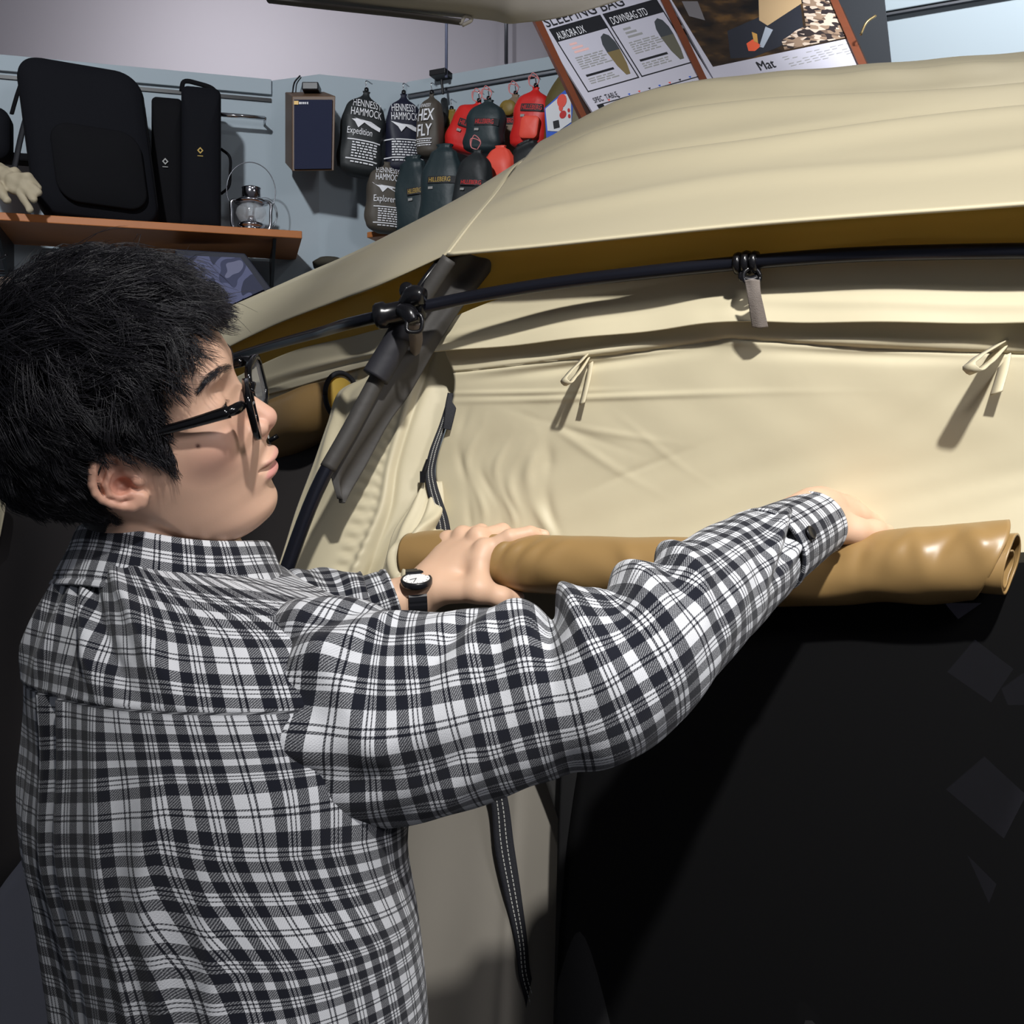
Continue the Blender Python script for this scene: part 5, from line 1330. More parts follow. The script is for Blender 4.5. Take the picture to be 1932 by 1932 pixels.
def hand_right():
    W0 = P(1450, 1022, 1.015); W = P(1535, 968, 1.062)
    mcp = {'i': P(1618, 975, 1.110), 'm': P(1602, 960, 1.128), 'r': P(1582, 955, 1.142), 'p': P(1562, 958, 1.150)}
    fingers = {
        'i': [mcp['i'], P(1655, 990, 1.125), P(1668, 1020, 1.132), P(1660, 1050, 1.134)],
        'm': [mcp['m'], P(1630, 980, 1.150), P(1642, 1012, 1.160), P(1636, 1045, 1.160)],
        'r': [mcp['r'], P(1600, 975, 1.165), P(1610, 1008, 1.174), P(1606, 1040, 1.172)],
        'p': [mcp['p'], P(1572, 975, 1.172), P(1580, 1002, 1.180), P(1577, 1028, 1.178)]}
    thumb = [P(1560, 995, 1.060), P(1612, 1002, 1.066), P(1648, 1002, 1.074), P(1672, 1003, 1.084)]
    def fn(x, y, z):
        d = s_chain(x, y, z, [W0, W], [.0285, .0250], .01)
        for k in 'imrp':
            d = smin(d, s_cap(x, y, z, W * .75 + mcp[k] * .25, mcp[k], .0165, .0112), .016)
        rad = {'i': [.0112, .0094, .0082, .0068], 'm': [.0114, .0098, .0085, .0072], 'r': [.011, .0092, .008, .0068], 'p': [.0105, .0082, .0072, .006]}
        for k in 'imrp':
            d = smin(d, s_chain(x, y, z, fingers[k], rad[k], .003), .006)
        d = smin(d, s_chain(x, y, z, thumb, [.0165, .0130, .0105, .0078], .006), .012)
        return d
    lo = P(1440, 1090, 1.1) - .04; hi = P(1700, 900, 1.1) + .03
    lo[1], hi[1] = .96, 1.20
    return surface_nets(fn, lo, hi, .0014)

# ---- the parts of the body that the clothes hide, coarse
SHO_R = np.array([-.140, .895, 1.300]); SHO_L = np.array([-.415, 1.110, 1.335])
ELB_R = P(1190, 1255, .878); WRI_R = P(1462, 1022, 1.012)
ELB_L = np.array([-.27, 1.215, 1.27]); WRI_L = P(708, 1141, 1.262)
def sd_body(x, y, z):
    d = s_cap(x, y, z, (-.29, .985, 1.20), (-.29, .985, 1.40), .085, .056)
    d = smin(d, s_cap(x, y, z, SHO_R + (-.04, .04, -.02), SHO_L + (.04, -.04, -.02), .058, .058), .05)
    d = smin(d, s_cap(x, y, z, (-.255, .975, 1.20), (-.240, .972, .98), .108, .100), .05)
    d = smin(d, s_cap(x, y, z, (-.20, .93, .92), (-.29, 1.02, .92), .098, .098), .05)
    d = smin(d, s_chain(x, y, z, [SHO_R, ELB_R, WRI_R], [.044, .032, .022], .02), .03)
    d = smin(d, s_chain(x, y, z, [SHO_L, ELB_L, WRI_L], [.046, .036, .022], .02), .03)
    for hx, hy in ((-.185, .90), (-.315, 1.03)):
        d = smin(d, s_chain(x, y, z, [(hx, hy, .90), (hx + .005, hy + .005, .48), (hx - .02, hy - .02, .075)], [.082, .052, .036], .03), .03)
        d = smin(d, s_chain(x, y, z, [(hx - .035, hy - .035, .032), (hx + .10, hy + .10, .024)], [.030, .022], .02), .02)
    return d

def build_person():
    Vh, Fh = build_head()
    th = skin_tint(Vh)
    parts = [(h2w(Vh), Fh, th)]
    base = np.array(lin(214, 176, 148)[:3])
    for fn in (hand_left, hand_right):
        V, F = fn(); parts.append((V, F, np.tile(base, (len(V), 1))))
    V, F = surface_nets(sd_body, (-.55, .70, 0), (.36, 1.36, 1.46), .009)
    parts.append((V, F, np.tile(base, (len(V), 1))))
    obs = []
    for V, F, t in parts:
        me = mesh_of('person', V, F); set_col(me, t)
        obs.append(link('person', me, M_SKIN))
    return obs
_parts = build_person()
# the pieces overlap under the clothes: unite them into one continuous skin (plain joining if the union fails)
def unite(parts):
    base = parts[-1]; n0 = sum(len(o.data.vertices) for o in parts)
    for o in parts[:-1]:
        m = base.modifiers.new('unite', 'BOOLEAN'); m.operation = 'UNION'; m.object = o; m.solver = 'MANIFOLD'
    dg = bpy.context.evaluated_depsgraph_get()
    me = bpy.data.meshes.new_from_object(base.evaluated_get(dg))
    base.modifiers.clear()
    bb = np.array([v.co[:] for v in me.vertices]) if len(me.vertices) else np.zeros((1, 3))
    ok = .6 * n0 < len(me.vertices) <= 1.02 * n0 and bb[:, 2].max() > 1.6 and 'tint' in me.color_attributes
    print('UNITE', n0, len(me.vertices), ok)
    if not ok: return None
    o = bpy.data.objects.new('person', me); COL.objects.link(o)
    me.polygons.foreach_set('use_smooth', np.ones(len(me.polygons), bool))
    for q in parts: bpy.data.objects.remove(q)
    return [o]
try: _u = unite(_parts)
except Exception as e: print('UNITE failed', e); _u = None
if _u is None:
    with bpy.context.temp_override(active_object=_parts[0], object=_parts[0], selected_objects=_parts, selected_editable_objects=_parts):
        bpy.ops.object.join()
else: _parts = _u
PERSON = _parts[0]
PERSON.name = 'person'
tag(PERSON, 'person in glasses and black and white checked shirt gripping the rolled tent door', 'person')
_sm = PERSON.modifiers.new('smooth', 'SMOOTH'); _sm.factor = .5; _sm.iterations = 2

# ---- eyes
M_EYE = mat('eye_white', lin(225, 220, 214), .15)
M_IRIS = mat('iris', lin(30, 20, 16), .1)
for s in (-1, 1):
    c = h2w((.0675, s * .0330, .0262))
    fwd = HF * .94 + HL * s * .05 - HU * .30; fwd /= np.linalg.norm(fwd)
    e = MB().lathe(c, [(.0122 * math.sin(a) + 1e-5, .0122 * math.cos(a)) for a in np.linspace(0, math.pi, 14)], 20, fwd).build('eye', M_EYE, PERSON, True)
    MB().lathe(c + fwd * .0112, [(.0056, 0), (.0050, .0012), (.002, .0016), (1e-5, .0017)], 20, fwd).build('iris', M_IRIS, e, True)

# ---- hair
M_HAIR = mat('black_hair', lin(34, 33, 38), .40, spec=.6)
def strands(name, roots, paths, rad, m, parent, kind=None):
    """paths (n,k,3) world, rad (k,) -> one mesh of thin three-sided tubes"""
    n, k, _ = paths.shape
    t = np.gradient(paths, axis=1); t /= np.linalg.norm(t, axis=2, keepdims=True) + 1e-12
    ref = rng.normal(size=(n, 1, 3)); a = np.cross(t, ref); a /= np.linalg.norm(a, axis=2, keepdims=True) + 1e-12
    b = np.cross(t, a)
    V = []
    for j in range(3):
        th = 2 * np.pi * j / 3
        V.append(paths + rad[None, :, None] * (math.cos(th) * a + math.sin(th) * b))
    V = np.stack(V, 2)                                   # n,k,3,3
    idx = np.arange(n * k * 3).reshape(n, k, 3)
    q = np.stack([idx[:, :-1], np.roll(idx[:, :-1], -1, 2), np.roll(idx[:, 1:], -1, 2), idx[:, 1:]], -1).reshape(-1, 4)
    o = link(name, mesh_of(name, V.reshape(-1, 3), q), m, parent)
    if kind: o['kind'] = kind
    return o

def skull_grad(q):
    h = .0015; x, y, z = q.T
    g = np.stack([sd_skull(x + h, y, z) - sd_skull(x - h, y, z), sd_skull(x, y + h, z) - sd_skull(x, y - h, z), sd_skull(x, y, z + h) - sd_skull(x, y, z - h)], 1)
    return g / (np.linalg.norm(g, axis=1, keepdims=True) + 1e-9)

def project(q, layer, it=2):
    for _ in range(it):
        g = skull_grad(q); d = sd_skull(*q.T)
        q = q + g * (layer - d)[:, None]
    return q

CROWN = np.array([-.072, -.012, .108])
def hair_paths(roots, n_seg, length, layer, lift, jit):
    q = roots.copy(); N = len(q)
    out = [q.copy()]
    step = length / n_seg
    vel = None
    for i in range(n_seg):
        s = (i + 1) / n_seg
        g = skull_grad(q)
        d = q - CROWN
        d = d - (d * g).sum(1, keepdims=True) * g
        d /= np.linalg.norm(d, axis=1, keepdims=True) + 1e-6
        sd = np.clip((q[:, 0] + .01) / .04, 0, 1) * np.clip((.100 - q[:, 2]) / .03, 0, 1) * np.clip((np.abs(q[:, 1]) - .03) / .02, 0, 1)
        d = d * (1 - .9 * sd)[:, None]
        d[:, 0] -= .25 * sd
        d[:, 2] -= .30 * (1 - np.clip((q[:, 2] - .05) / .08, 0, 1)) + .7 * sd
        d += jit
        d = d - .75 * (d * g).sum(1, keepdims=True) * g
        d /= np.linalg.norm(d, axis=1, keepdims=True) + 1e-6
        vel = d if vel is None else vel * .45 + d * .55
        q = q + vel * step[:, None]
        lay = layer * np.minimum(1, (s / .35)) ** .7 * (1 + lift * s)
        dd = sd_skull(*q.T); g = skull_grad(q)
        corr = np.where(dd < lay, (lay - dd), (lay - dd) * .35)
        q = q + g * np.clip(corr, -.006, .012)[:, None]
        out.append(q.copy())
    return np.stack(out, 1)

def scalp_roots(N):
    R = []
    tot = 0
    while tot < N:
        v = rng.normal(size=(N * 2, 3)); v /= np.linalg.norm(v, axis=1, keepdims=True)
        q = v * np.array([.10, .078, .10]) + np.array([-.005, 0, .04])
        q = project(q, np.zeros(len(q)), 3)
        ok = in_poly(q[:, 0], q[:, 2], SIDE) & (np.abs(sd_skull(*q.T)) < .002) & (q[:, 2] > -.07)
        R.append(q[ok]); tot += ok.sum()
    return np.concatenate(R)[:N]

def hair_params(q):
    x, y, z = q.T
    top = np.clip((z - .055) / .06, 0, 1)
    front = np.clip((x - .03) / .05, 0, 1)
    low = np.clip((.03 - z) / .05, 0, 1)
    L = (.030 + .036 * top) * (1 - .45 * low) * (1 - .42 * front)
    side = np.clip((x - .005) / .02, 0, 1) * np.clip((.085 - z) / .02, 0, 1)
    ear = np.clip(1.25 - np.abs(x + .012) / .030, 0, 1) * np.clip((.085 - z) / .03, 0, 1)
    L = L * (1 - .42 * side) * (1 - .50 * ear)
    T = .011 + .023 * top - .004 * low + .010 * np.clip((-.06 - x) / .04, 0, 1) * np.clip((z + .02) / .04, 0, 1)
    T = T * (1 - .55 * side) * (1 - .35 * front * top) * (1 - .45 * ear)
    return L, T

def build_hair():
    G = scalp_roots(950); n_seg = 8
    L, T = hair_params(G)
    gl = .55 + .5 * rng.random(len(G))
    gj = rng.normal(size=G.shape) * .42
    GP = hair_paths(G, n_seg, L * (.8 + .4 * rng.random(len(G))), T * gl, .25, gj)
    N = 25000
    R = scalp_roots(N)
    L, T = hair_params(R)
    # nearest guide
    near = np.empty(N, int)
    for s in range(0, N, 1500):
        near[s:s + 1500] = ((R[s:s + 1500, None] - G[None]) ** 2).sum(2).argmin(1)
    jit = gj[near] * .6 + rng.normal(size=R.shape) * .16
    HP = hair_paths(R, n_seg, L * (.75 + .45 * rng.random(N)), T * (.12 + .9 * rng.random(N) ** .7), .15, jit)
    s = np.linspace(0, 1, n_seg + 1)[None, :, None]
    off = GP[near]; 
    cl = (.85 * rng.random((N, 1, 1)) ** .4) * s ** 1.1
    HP = HP * (1 - cl) + off * cl
    # wave of each lock, then strays on the top
    ph = rng.random((len(G), 1, 3)) * 6.28; am = rng.random((len(G), 1, 1)) * .0042 + .0012; fr = 5.0 + 5.0 * rng.random((len(G), 1, 1))
    wave = (am[near] * np.clip(L / .05, .35, 1.2)[:, None, None]) * np.sin(ph[near] + fr[near] * s) * s ** .8
    HP = HP + wave + (s ** 1.6) * rng.normal(size=(N, 1, 3)) * .0016
    top_i = np.flatnonzero(R[:, 2] > .09)
    k = rng.choice(top_i, 220, replace=False)
    HP[k] += (s ** 2) * rng.normal(size=(220, 1, 3)) * .010 + (s ** 1.5) * skull_grad(R[k])[:, None] * .007 + .004 * np.sin(s * 7 + rng.random((220, 1, 3)) * 6) * s
    W = h2w(HP.reshape(-1, 3)).reshape(HP.shape)
    rad = .66 * np.array([.00042, .00044, .00044, .00043, .00042, .00040, .00035, .00026, .00010])
    h = strands('hair', R, W, rad, M_HAIR, PERSON, 'stuff')
    tag(h, 'short tousled black hair with a choppy fringe')
    return h
HAIR = build_hair()

def ray_head(px, py):
    """where the camera ray of a pixel meets the head (local coordinates)"""
    o = w2h((0, 0, CZ)); r = np.stack([P(x, y, 1) - np.array([0, 0, CZ]) for x, y in zip(px, py)]) @ HM.T
    r /= np.linalg.norm(r, axis=1, keepdims=True)
    t = np.full(len(r), .74)
    for _ in range(60): t = t + .7 * sd_head(*(o + r * t[:, None]).T)
    return o + r * t[:, None]
def head_normal(q):
    x, y, z = q.T; h = .0012; d = sd_head(x, y, z)
    g = np.stack([sd_head(x + h, y, z) - d, sd_head(x, y + h, z) - d, sd_head(x, y, z + h) - d], 1)
    return g / (np.linalg.norm(g, axis=1, keepdims=True) + 1e-9)
def brow(side):
    N = 420
    t = rng.random(N)
    c = catmull([(436, 690), (424, 694), (408, 703), (392, 716), (376, 735)], 100)
    ct = c[(t * 99).astype(int)]; dt = np.gradient(c, axis=0)[(t * 99).astype(int)]; dt /= np.linalg.norm(dt, axis=1, keepdims=True)
    w = np.interp(t, [0, .2, .6, 1], [5.5, 7.5, 6.0, 2.0]) * np.clip(rng.normal(size=N) * .55, -1, 1)
    pp = ct + np.stack([-dt[:, 1], dt[:, 0]], 1) * w[:, None]
    base = ray_head(pp[:, 0], pp[:, 1]); nx = pp + dt * 4 + rng.normal(size=(N, 2)) * 1.0
    tip = ray_head(nx[:, 0], nx[:, 1])
    if side > 0: base[:, 1] *= -1; tip[:, 1] *= -1
    g = head_normal(base)
    dr = tip - base; dr /= np.linalg.norm(dr, axis=1, keepdims=True)
    s = np.linspace(0, 1, 4)[None, :, None]
    pth = base[:, None] + dr[:, None] * s * .0058 + g[:, None] * (.0004 + .0006 * s * (1 - s) * 4)
    strands('eyebrow', base, h2w(pth.reshape(-1, 3)).reshape(pth.shape), np.array([.00012, .00013, .00011, .00006]), M_HAIR, PERSON, 'stuff')
    N = 16
    t = np.linspace(0, 1, N)
    root = np.stack([.0812 - .010 * (np.abs(t - .4) * 1.6) ** 2, side * (.0235 + .022 * t), .0272 - .0008 * t], 1)
    dr = np.stack([.8 + 0 * t, side * (.15 + .5 * t), -.35 + .15 * t], 1); dr /= np.linalg.norm(dr, axis=1, keepdims=True)
    pth = root[:, None] + dr[:, None] * s * .0034 + np.array([0, 0, .0008]) * s ** 2
    strands('eyelashes', root, h2w(pth.reshape(-1, 3)).reshape(pth.shape), np.array([.00010, .00010, .00008, .00005]), M_HAIR, PERSON, 'stuff')
brow(-1); brow(1)
# ---------------------------------------------------------------- the checked shirt
PLAID = .083
def mat_plaid():
    m = bpy.data.materials.new('checked_flannel'); m.use_nodes = True
    nt = m.node_tree; b = nt.nodes['Principled BSDF']; L = nt.links.new
    uv = nt.nodes.new('ShaderNodeUVMap'); uv.uv_map = 'UVMap'
    sp = nt.nodes.new('ShaderNodeSeparateXYZ'); L(uv.outputs['UV'], sp.inputs[0])
    def math_(op, a, bb=None):
        n = nt.nodes.new('ShaderNodeMath'); n.operation = op
        for i, q in enumerate((a, bb)):
            if q is None: continue
            if isinstance(q, (int, float)): n.inputs[i].default_value = q
            else: L(q, n.inputs[i])
        return n.outputs[0]
    # one repeat of the warp (and of the weft): 1 light, 0 dark
    bands = [(.115, 1), (.017, 0), (.034, 1), (.017, 0), (.115, 1), (.112, 0), (.030, 1), (.014, 0), (.030, 1), (.014, 0), (.030, 1), (.108, 0),
             (.090, 1), (.108, 0), (.030, 1), (.014, 0), (.030, 1), (.014, 0), (.030, 1), (.112, 0)]
    tot = sum(x for x, _ in bands)
    def stripes(sock):
        f = math_('FRACT', math_('DIVIDE', sock, PLAID))
        r = nt.nodes.new('ShaderNodeValToRGB'); r.color_ramp.interpolation = 'CONSTANT'
        el = r.color_ramp.elements
        pos = 0.0
        for i, (w, c) in enumerate(bands):
            if i == 0: e = el[0]; e.position = 0.0
            elif i == 1: e = el[1]; e.position = pos / tot
            else: e = el.new(pos / tot)
            e.color = (c, c, c, 1); pos += w
        L(f, r.inputs[0]); return r.outputs[0]
    w = stripes(sp.outputs[0]); h = stripes(sp.outputs[1])
    # twill: warp on top or weft on top along fine diagonals, softened by the nap
    tw = math_('SINE', math_('MULTIPLY', math_('ADD', sp.outputs[0], sp.outputs[1]), 2 * math.pi / .0019))
    nz = nt.nodes.new('ShaderNodeTexNoise'); nz.inputs['Scale'].default_value = 1500; nz.inputs['Detail'].default_value = 2
    L(uv.outputs['UV'], nz.inputs['Vector'])
    fac = math_('ADD', math_('MULTIPLY', tw, .22), math_('ADD', math_('MULTIPLY', math_('SUBTRACT', nz.outputs['Fac'], .5), 1.1), .47))
    cl = nt.nodes.new('ShaderNodeClamp'); L(fac, cl.inputs[0])
    mx = nt.nodes.new('ShaderNodeMix'); mx.data_type = 'FLOAT'
    L(cl.outputs[0], mx.inputs[0]); L(w, mx.inputs[2]); L(h, mx.inputs[3])
    cm = nt.nodes.new('ShaderNodeMix'); cm.data_type = 'RGBA'
    L(math_('POWER', mx.outputs[0], 2.5), cm.inputs[0]); cm.inputs[6].default_value = (.0070, .0082, .0150, 1); cm.inputs[7].default_value = (.63, .64, .67, 1)
    L(cm.outputs[2], b.inputs['Base Color'])
    b.inputs['Roughness'].default_value = .9; b.inputs['Sheen Weight'].default_value = .15; b.inputs['Specular IOR Level'].default_value = .2
    bp = nt.nodes.new('ShaderNodeBump'); bp.inputs['Strength'].default_value = .35; bp.inputs['Distance'].default_value = .0012
    L(fac, bp.inputs['Height']); L(bp.outputs['Normal'], b.inputs['Normal'])
    return m
M_PLAID = mat_plaid()
M_BUTTON = mat('black_button', lin(22, 22, 25), .3)


def sm(x): return x * x * (3 - 2 * x)

# torso: rings (z, cx, cy, half width, half depth, yaw degrees)
RINGS = [
    (0.86, -.232, .965, .182, .136, 45),
    (1.013, -.235, .968, .180, .136, 45),
    (1.118, -.250, .970, .186, .138, 45),
    (1.163, -.259, .972, .190, .140, 45),
    (1.254, -.258, .974, .203, .142, 45),
    (1.33, -.263, .980, .204, .138, 45),
    (1.365, -.272, .985, .186, .122, 45),
    (1.390, -.283, .988, .150, .104, 45),
    (1.408, -.291, .990, .112, .090, 45),
    (1.418, -.296, .990, .086, .078, 45)]
Z_YOKE = 1.305
def torso():
    nu, nv = 420, 300
    R = np.array(RINGS)
    zs = np.concatenate([np.linspace(.86, 1.33, nv - 90, endpoint=False), np.linspace(1.33, 1.418, 90)])
    Q = hermite(R[:, 0], R[:, 1:], zs)
    th = np.linspace(0, 2 * np.pi, nu, endpoint=False)
    V = np.zeros((nv, nu, 3)); UV = np.zeros((nv, nu, 2))
    for i, z in enumerate(zs):
        cx, cy, a, bdep, yaw = Q[i]; y = math.radians(yaw)
        f = np.array([math.cos(y), math.sin(y)]); r = np.array([math.sin(y), -math.cos(y)])
        # th = 0 at the spine, growing towards the right side
        s = sup(np.sin(th), 2.25); c = sup(np.cos(th), 2.25)
        X = cx + a * s * r[0] - bdep * c * f[0]; Y = cy + a * s * r[1] - bdep * c * f[1]
        V[i, :, 0] = X; V[i, :, 1] = Y; V[i, :, 2] = z
        # the shoulders hang forward of the spine because both arms reach out
        up = np.clip((z - 1.20) / .16, 0, 1)
        fw = .050 * up * (np.abs(np.sin(th)) ** 3) * np.clip(1.35 - (z - 1.36) / .05, 0, 1)
        V[i, :, 0] += f[0] * fw; V[i, :, 1] += f[1] * fw
    wt = np.clip(np.sin(th) - .45 * np.cos(th) - .1, 0, 1)
    V[..., 2] -= .024 * (sm(np.clip((zs - 1.33) / .07, 0, 1))[:, None] * wt[None])
    th_s = np.where(th > np.pi, th - 2 * np.pi, th)
    # arc length from the spine at mid height, used for the cloth grain
    ref = V[int(nv * .55)]
    seg = np.linalg.norm(np.diff(np.vstack([ref, ref[:1]]), axis=0), axis=1)
    arc = np.concatenate([[0], np.cumsum(seg)[:-1]]); per = seg.sum()
    arc = np.where(arc > per / 2, arc - per, arc)
    S = np.repeat(arc[None], nv, 0); Zz = np.repeat(zs[:, None], nu, 1)
    N = grid_normals(V); 
    cc = V.mean(1, keepdims=True); 
    if ((N * (V - cc)).sum(2).mean()) < 0: N = -N
    H = Z_YOKE - Zz
    D = np.zeros_like(S)
    below = H > 0
    hh = np.clip(H, 0, None)
    # back pleat under the yoke and the long drag folds towards the right armhole
    fade = np.exp(-hh / .16)
    D += np.where(below, .0050 * (ridge(S, -.022, .007) + ridge(S, .014, .007)) * fade - .006 * ridge(S, -.004, .008) * fade, 0)
    for k, (s0, sl, w, am, h0, h1) in enumerate([(.06, .10, .012, .0035, .0, .5), (.12, -.02, .014, .0035, .02, .4), (-.06, -.05, .014, .004, .05, .45), (-.10, .05, .016, .005, .02, .5), (.185, -.10, .012, .004, .1, .5)]):
        D += 1.3 * am * ridge(S, s0 + sl * hh, w) * np.clip((hh - h0) / .06, 0, 1) * np.clip((h1 - hh) / .1, 0, 1)
    # diagonal folds that run from the armpit down and back
    ax, ah = .215, .235
    for ang, w, am, ln in [(100, .010, .0060, .26), (116, .011, -.0050, .26), (131, .011, .0065, .24), (148, .012, -.004, .20), (84, .011, -.005, .3), (68, .012, .006, .3), (52, .013, -.004, .25), (165, .010, .004, .16)]:
        a = math.radians(ang)
        dx, dh = S - ax, H - ah
        along = dx * math.cos(a) + dh * math.sin(a); across = -dx * math.sin(a) + dh * math.cos(a)
        D += 1.7 * am * ridge(across, .010 * np.sin(along * 22 + ang), w) * np.clip(along / .03, 0, 1) * np.clip((ln - along) / .08, 0, 1)
    # yoke folds between collar and sleeve
    for s0, sl, w, am in [(.070, -.55, .010, .0055), (.105, -.8, .010, -.004), (.135, -.6, .011, .0055), (-.04, .5, .011, .004), (-.09, .6, .012, .005), (.03, -.2, .011, -.003)]:
        hu = np.clip(-H, 0, None)
        D += 1.4 * am * ridge(S, s0 + sl * hu, w) * np.clip(hu / .03, 0, 1) * np.clip((.11 - hu) / .03, 0, 1)
    # the yoke seam: the yoke lies on the back panel
    D += .0016 * sm(np.clip((.0015 - H) / .003, 0, 1)) + .0008 * ridge(H, -.003, .0016)
    # slack cloth
    D += .0022 * np.sin(S * 31 + hh * 12) * np.sin(hh * 17 + S * 9)
    V = V + N * D[..., None]
    # grain: warp lines lean with the pull of the arms
    sp = np.clip(S / .22, -1, 1)
    lean = np.tan(np.radians(24)) * sm(np.clip(sp, 0, 1)) * hh * np.clip(1.5 - hh / .38, 0.2, 1) - .10 * np.clip(-sp, 0, 1) * hh
    U = np.where(below, S - lean + .012, S + .35 * np.clip(-H, 0, None) * sp)
    W = np.where(below, H + .18 * np.clip(S, -.02, None) * np.clip(hh / .05, 0, 1) - .25 * np.clip(S - .13, 0, None) * np.clip(hh / .1, 0, 1) * np.clip((.28 - hh) / .1, -.3, 1),
                 H * 1.15 - .05 * np.clip(S - .02, 0, None) - .022)
    # rings are not closed in u so that the cloth grain may differ at the front placket
    V2 = np.concatenate([np.roll(V, nu // 2, 1), np.roll(V, nu // 2, 1)[:, :1]], 1)
    U2 = np.concatenate([np.roll(U, nu // 2, 1), np.roll(U, nu // 2, 1)[:, :1] + 0], 1)
    W2 = np.concatenate([np.roll(W, nu // 2, 1), np.roll(W, nu // 2, 1)[:, :1]], 1)
    U2[:, -1] = U2[:, -2] + (U2[:, -2] - U2[:, -3])
    me = mesh_of('shirt', V2.reshape(-1, 3), grid_faces(nv, nu + 1))
    set_uv(me, np.stack([U2, W2], 2).reshape(-1, 2))
    o = link('shirt', me, M_PLAID, PERSON)
    s = o.modifiers.new('thickness', 'SOLIDIFY'); s.thickness = .0012; s.offset = -1
    return o
SHIRT = torso()
tag(SHIRT, 'black and white checked flannel shirt with a back yoke and pleat')

def sleeve(name, ctrl, nu, nv, disp, v0=0.0, u0=0.0, ref=(0, 0, 1), slant=None, parent=None):
    """ctrl: rows of (point, radius up/down, radius towards the camera)"""
    C = np.array([np.concatenate([c[0], [c[1], c[2]]]) for c in ctrl])
    Q = catmull(C, nv)
    p = Q[:, :3]
    t = np.gradient(p, axis=0); t /= np.linalg.norm(t, axis=1, keepdims=True)
    ln = np.concatenate([[0], np.cumsum(np.linalg.norm(np.diff(p, axis=0), axis=1))])
    cam_dir = np.array([0, -1.0, 0])
    a = np.zeros_like(p)
    for i in range(nv):
        q = cam_dir - (cam_dir @ t[i]) * t[i]; a[i] = q / np.linalg.norm(q)
    b = np.cross(a, t)                                   # upwards when t runs to the right
    th = np.linspace(-np.pi, np.pi, nu + 1)
    G = p[:, None] + (Q[:, 4][:, None, None] * np.cos(th)[None, :, None] * a[:, None] - Q[:, 3][:, None, None] * np.sin(th)[None, :, None] * b[:, None])
    N = np.cos(th)[None, :, None] * a[:, None] - np.sin(th)[None, :, None] * b[:, None]
    lv = np.repeat(ln[:, None], nu + 1, 1); tv = np.repeat(th[None], nv, 0)
    D = disp(lv, tv, ln[-1])
    G = G + N * D[..., None]
    rr = np.maximum(.5 * (Q[:, 3] + Q[:, 4]), .02)
    rmean = rr.mean()
    U = lv + v0
    W = tv * (.65 * rmean + .35 * rr[:, None]) + u0
    if slant is not None:
        U = U + slant(lv, tv)
    me = mesh_of(name, G.reshape(-1, 3), grid_faces(nv, nu + 1))
    set_uv(me, np.stack([U, W], 2).reshape(-1, 2))
    o = link(name, me, M_PLAID, parent or SHIRT)
    s = o.modifiers.new('thickness', 'SOLIDIFY'); s.thickness = .0012; s.offset = -1
    return o

def px_r(px, d): return px / FPX * d
# right sleeve: (pixel of the axis, depth, half thickness in pixels)
RS = [(440, 1318, .965, 160), (525, 1328, .905, 190), (620, 1342, .879, 216), (760, 1352, .868, 200), (900, 1330, .862, 182), (1000, 1308, .858, 168),
      (1100, 1283, .858, 158), (1195, 1232, .866, 150), (1280, 1165, .895, 126), (1370, 1092, .950, 104), (1430, 1052, .988, 90), (1470, 1026, 1.013, 70)]
def right_disp(l, t, Lt):
    # t = 0 faces the camera, t < 0 upper side, t > 0 lower side
    D = np.zeros_like(l)
    front = np.cos(t)
    # ring folds of the bent elbow on its upper, inner side
    up = np.clip(-np.sin(t - .25), 0, 1)
    for c, w, am, sk in [(.352, .0130, .0150, .010), (.322, .0100, -.0150, .010), (.385, .0110, -.0090, .018), (.412, .0110, .0080, .02), (.300, .014, .006, 0), (.437, .009, -.007, .024), (.458, .010, .0065, .026)]:
        D += am * ridge(l + sk * (t + 1.2) , c, w) * up ** 1.2
    # folds that cross the upper arm
    for c, w, am, sk, tc, tw in [(.085, .012, -.0055, .055, -.7, .9), (.110, .012, .0050, .060, -.6, .9), (.150, .013, -.0050, -.050, -.5, .8), (.178, .012, .0055, -.05, -.6, .8),
                                 (.205, .010, -.0045, .045, -.9, .7), (.235, .012, .0045, .04, -.8, .7), (.262, .011, -.0050, .03, -.9, .6), (.13, .016, .0045, .07, .5, .7), (.20, .016, .0040, .08, .6, .7), (.27, .014, -.004, .07, .4, .6)]:
        D += am * ridge(l + sk * t, c, w) * ridge(t, tc, tw)
    # long drag fold from the armpit along the arm
    D += .0060 * ridge(t, .28 - 1.6 * (l - .06), .22) * np.clip((l - .05) / .04, 0, 1) * np.clip((.26 - l) / .08, 0, 1)
    D -= .0045 * ridge(t, .62 - 1.6 * (l - .06), .20) * np.clip((l - .05) / .04, 0, 1) * np.clip((.26 - l) / .08, 0, 1)
    # gathers before the cuff
    e = np.clip((l - (Lt - .115)) / .09, 0, 1)
    D += e * (.0075 * ridge(t, -.75 + .9 * (Lt - l) / .1, .17) - .0075 * ridge(t, -.42 + .9 * (Lt - l) / .1, .15) + .0050 * ridge(t, -.05 + .6 * (Lt - l) / .1, .16) - .003 * ridge(t, .3, .2))
    # outer elbow
    D += .006 * ridge(l, .345, .03) * np.clip(np.sin(t - .3), 0, 1) - .004 * ridge(l, .315, .012) * np.clip(np.sin(t - .2), 0, 1)
    D += .0016 * np.sin(l * 70 + t * 3) * np.sin(t * 4 + l * 30)
    return D
SL_R = sleeve('sleeve', [(P(a, b, d), px_r(h, d), px_r(h, d) * (.77 if a <= 620 else .72 if a < 1100 else .9)) for a, b, d, h in RS], 300, 420, right_disp, .02, .012,
              slant=lambda l, t: .018 * np.sin(t) * np.clip(1 - l / .2, 0, 1))
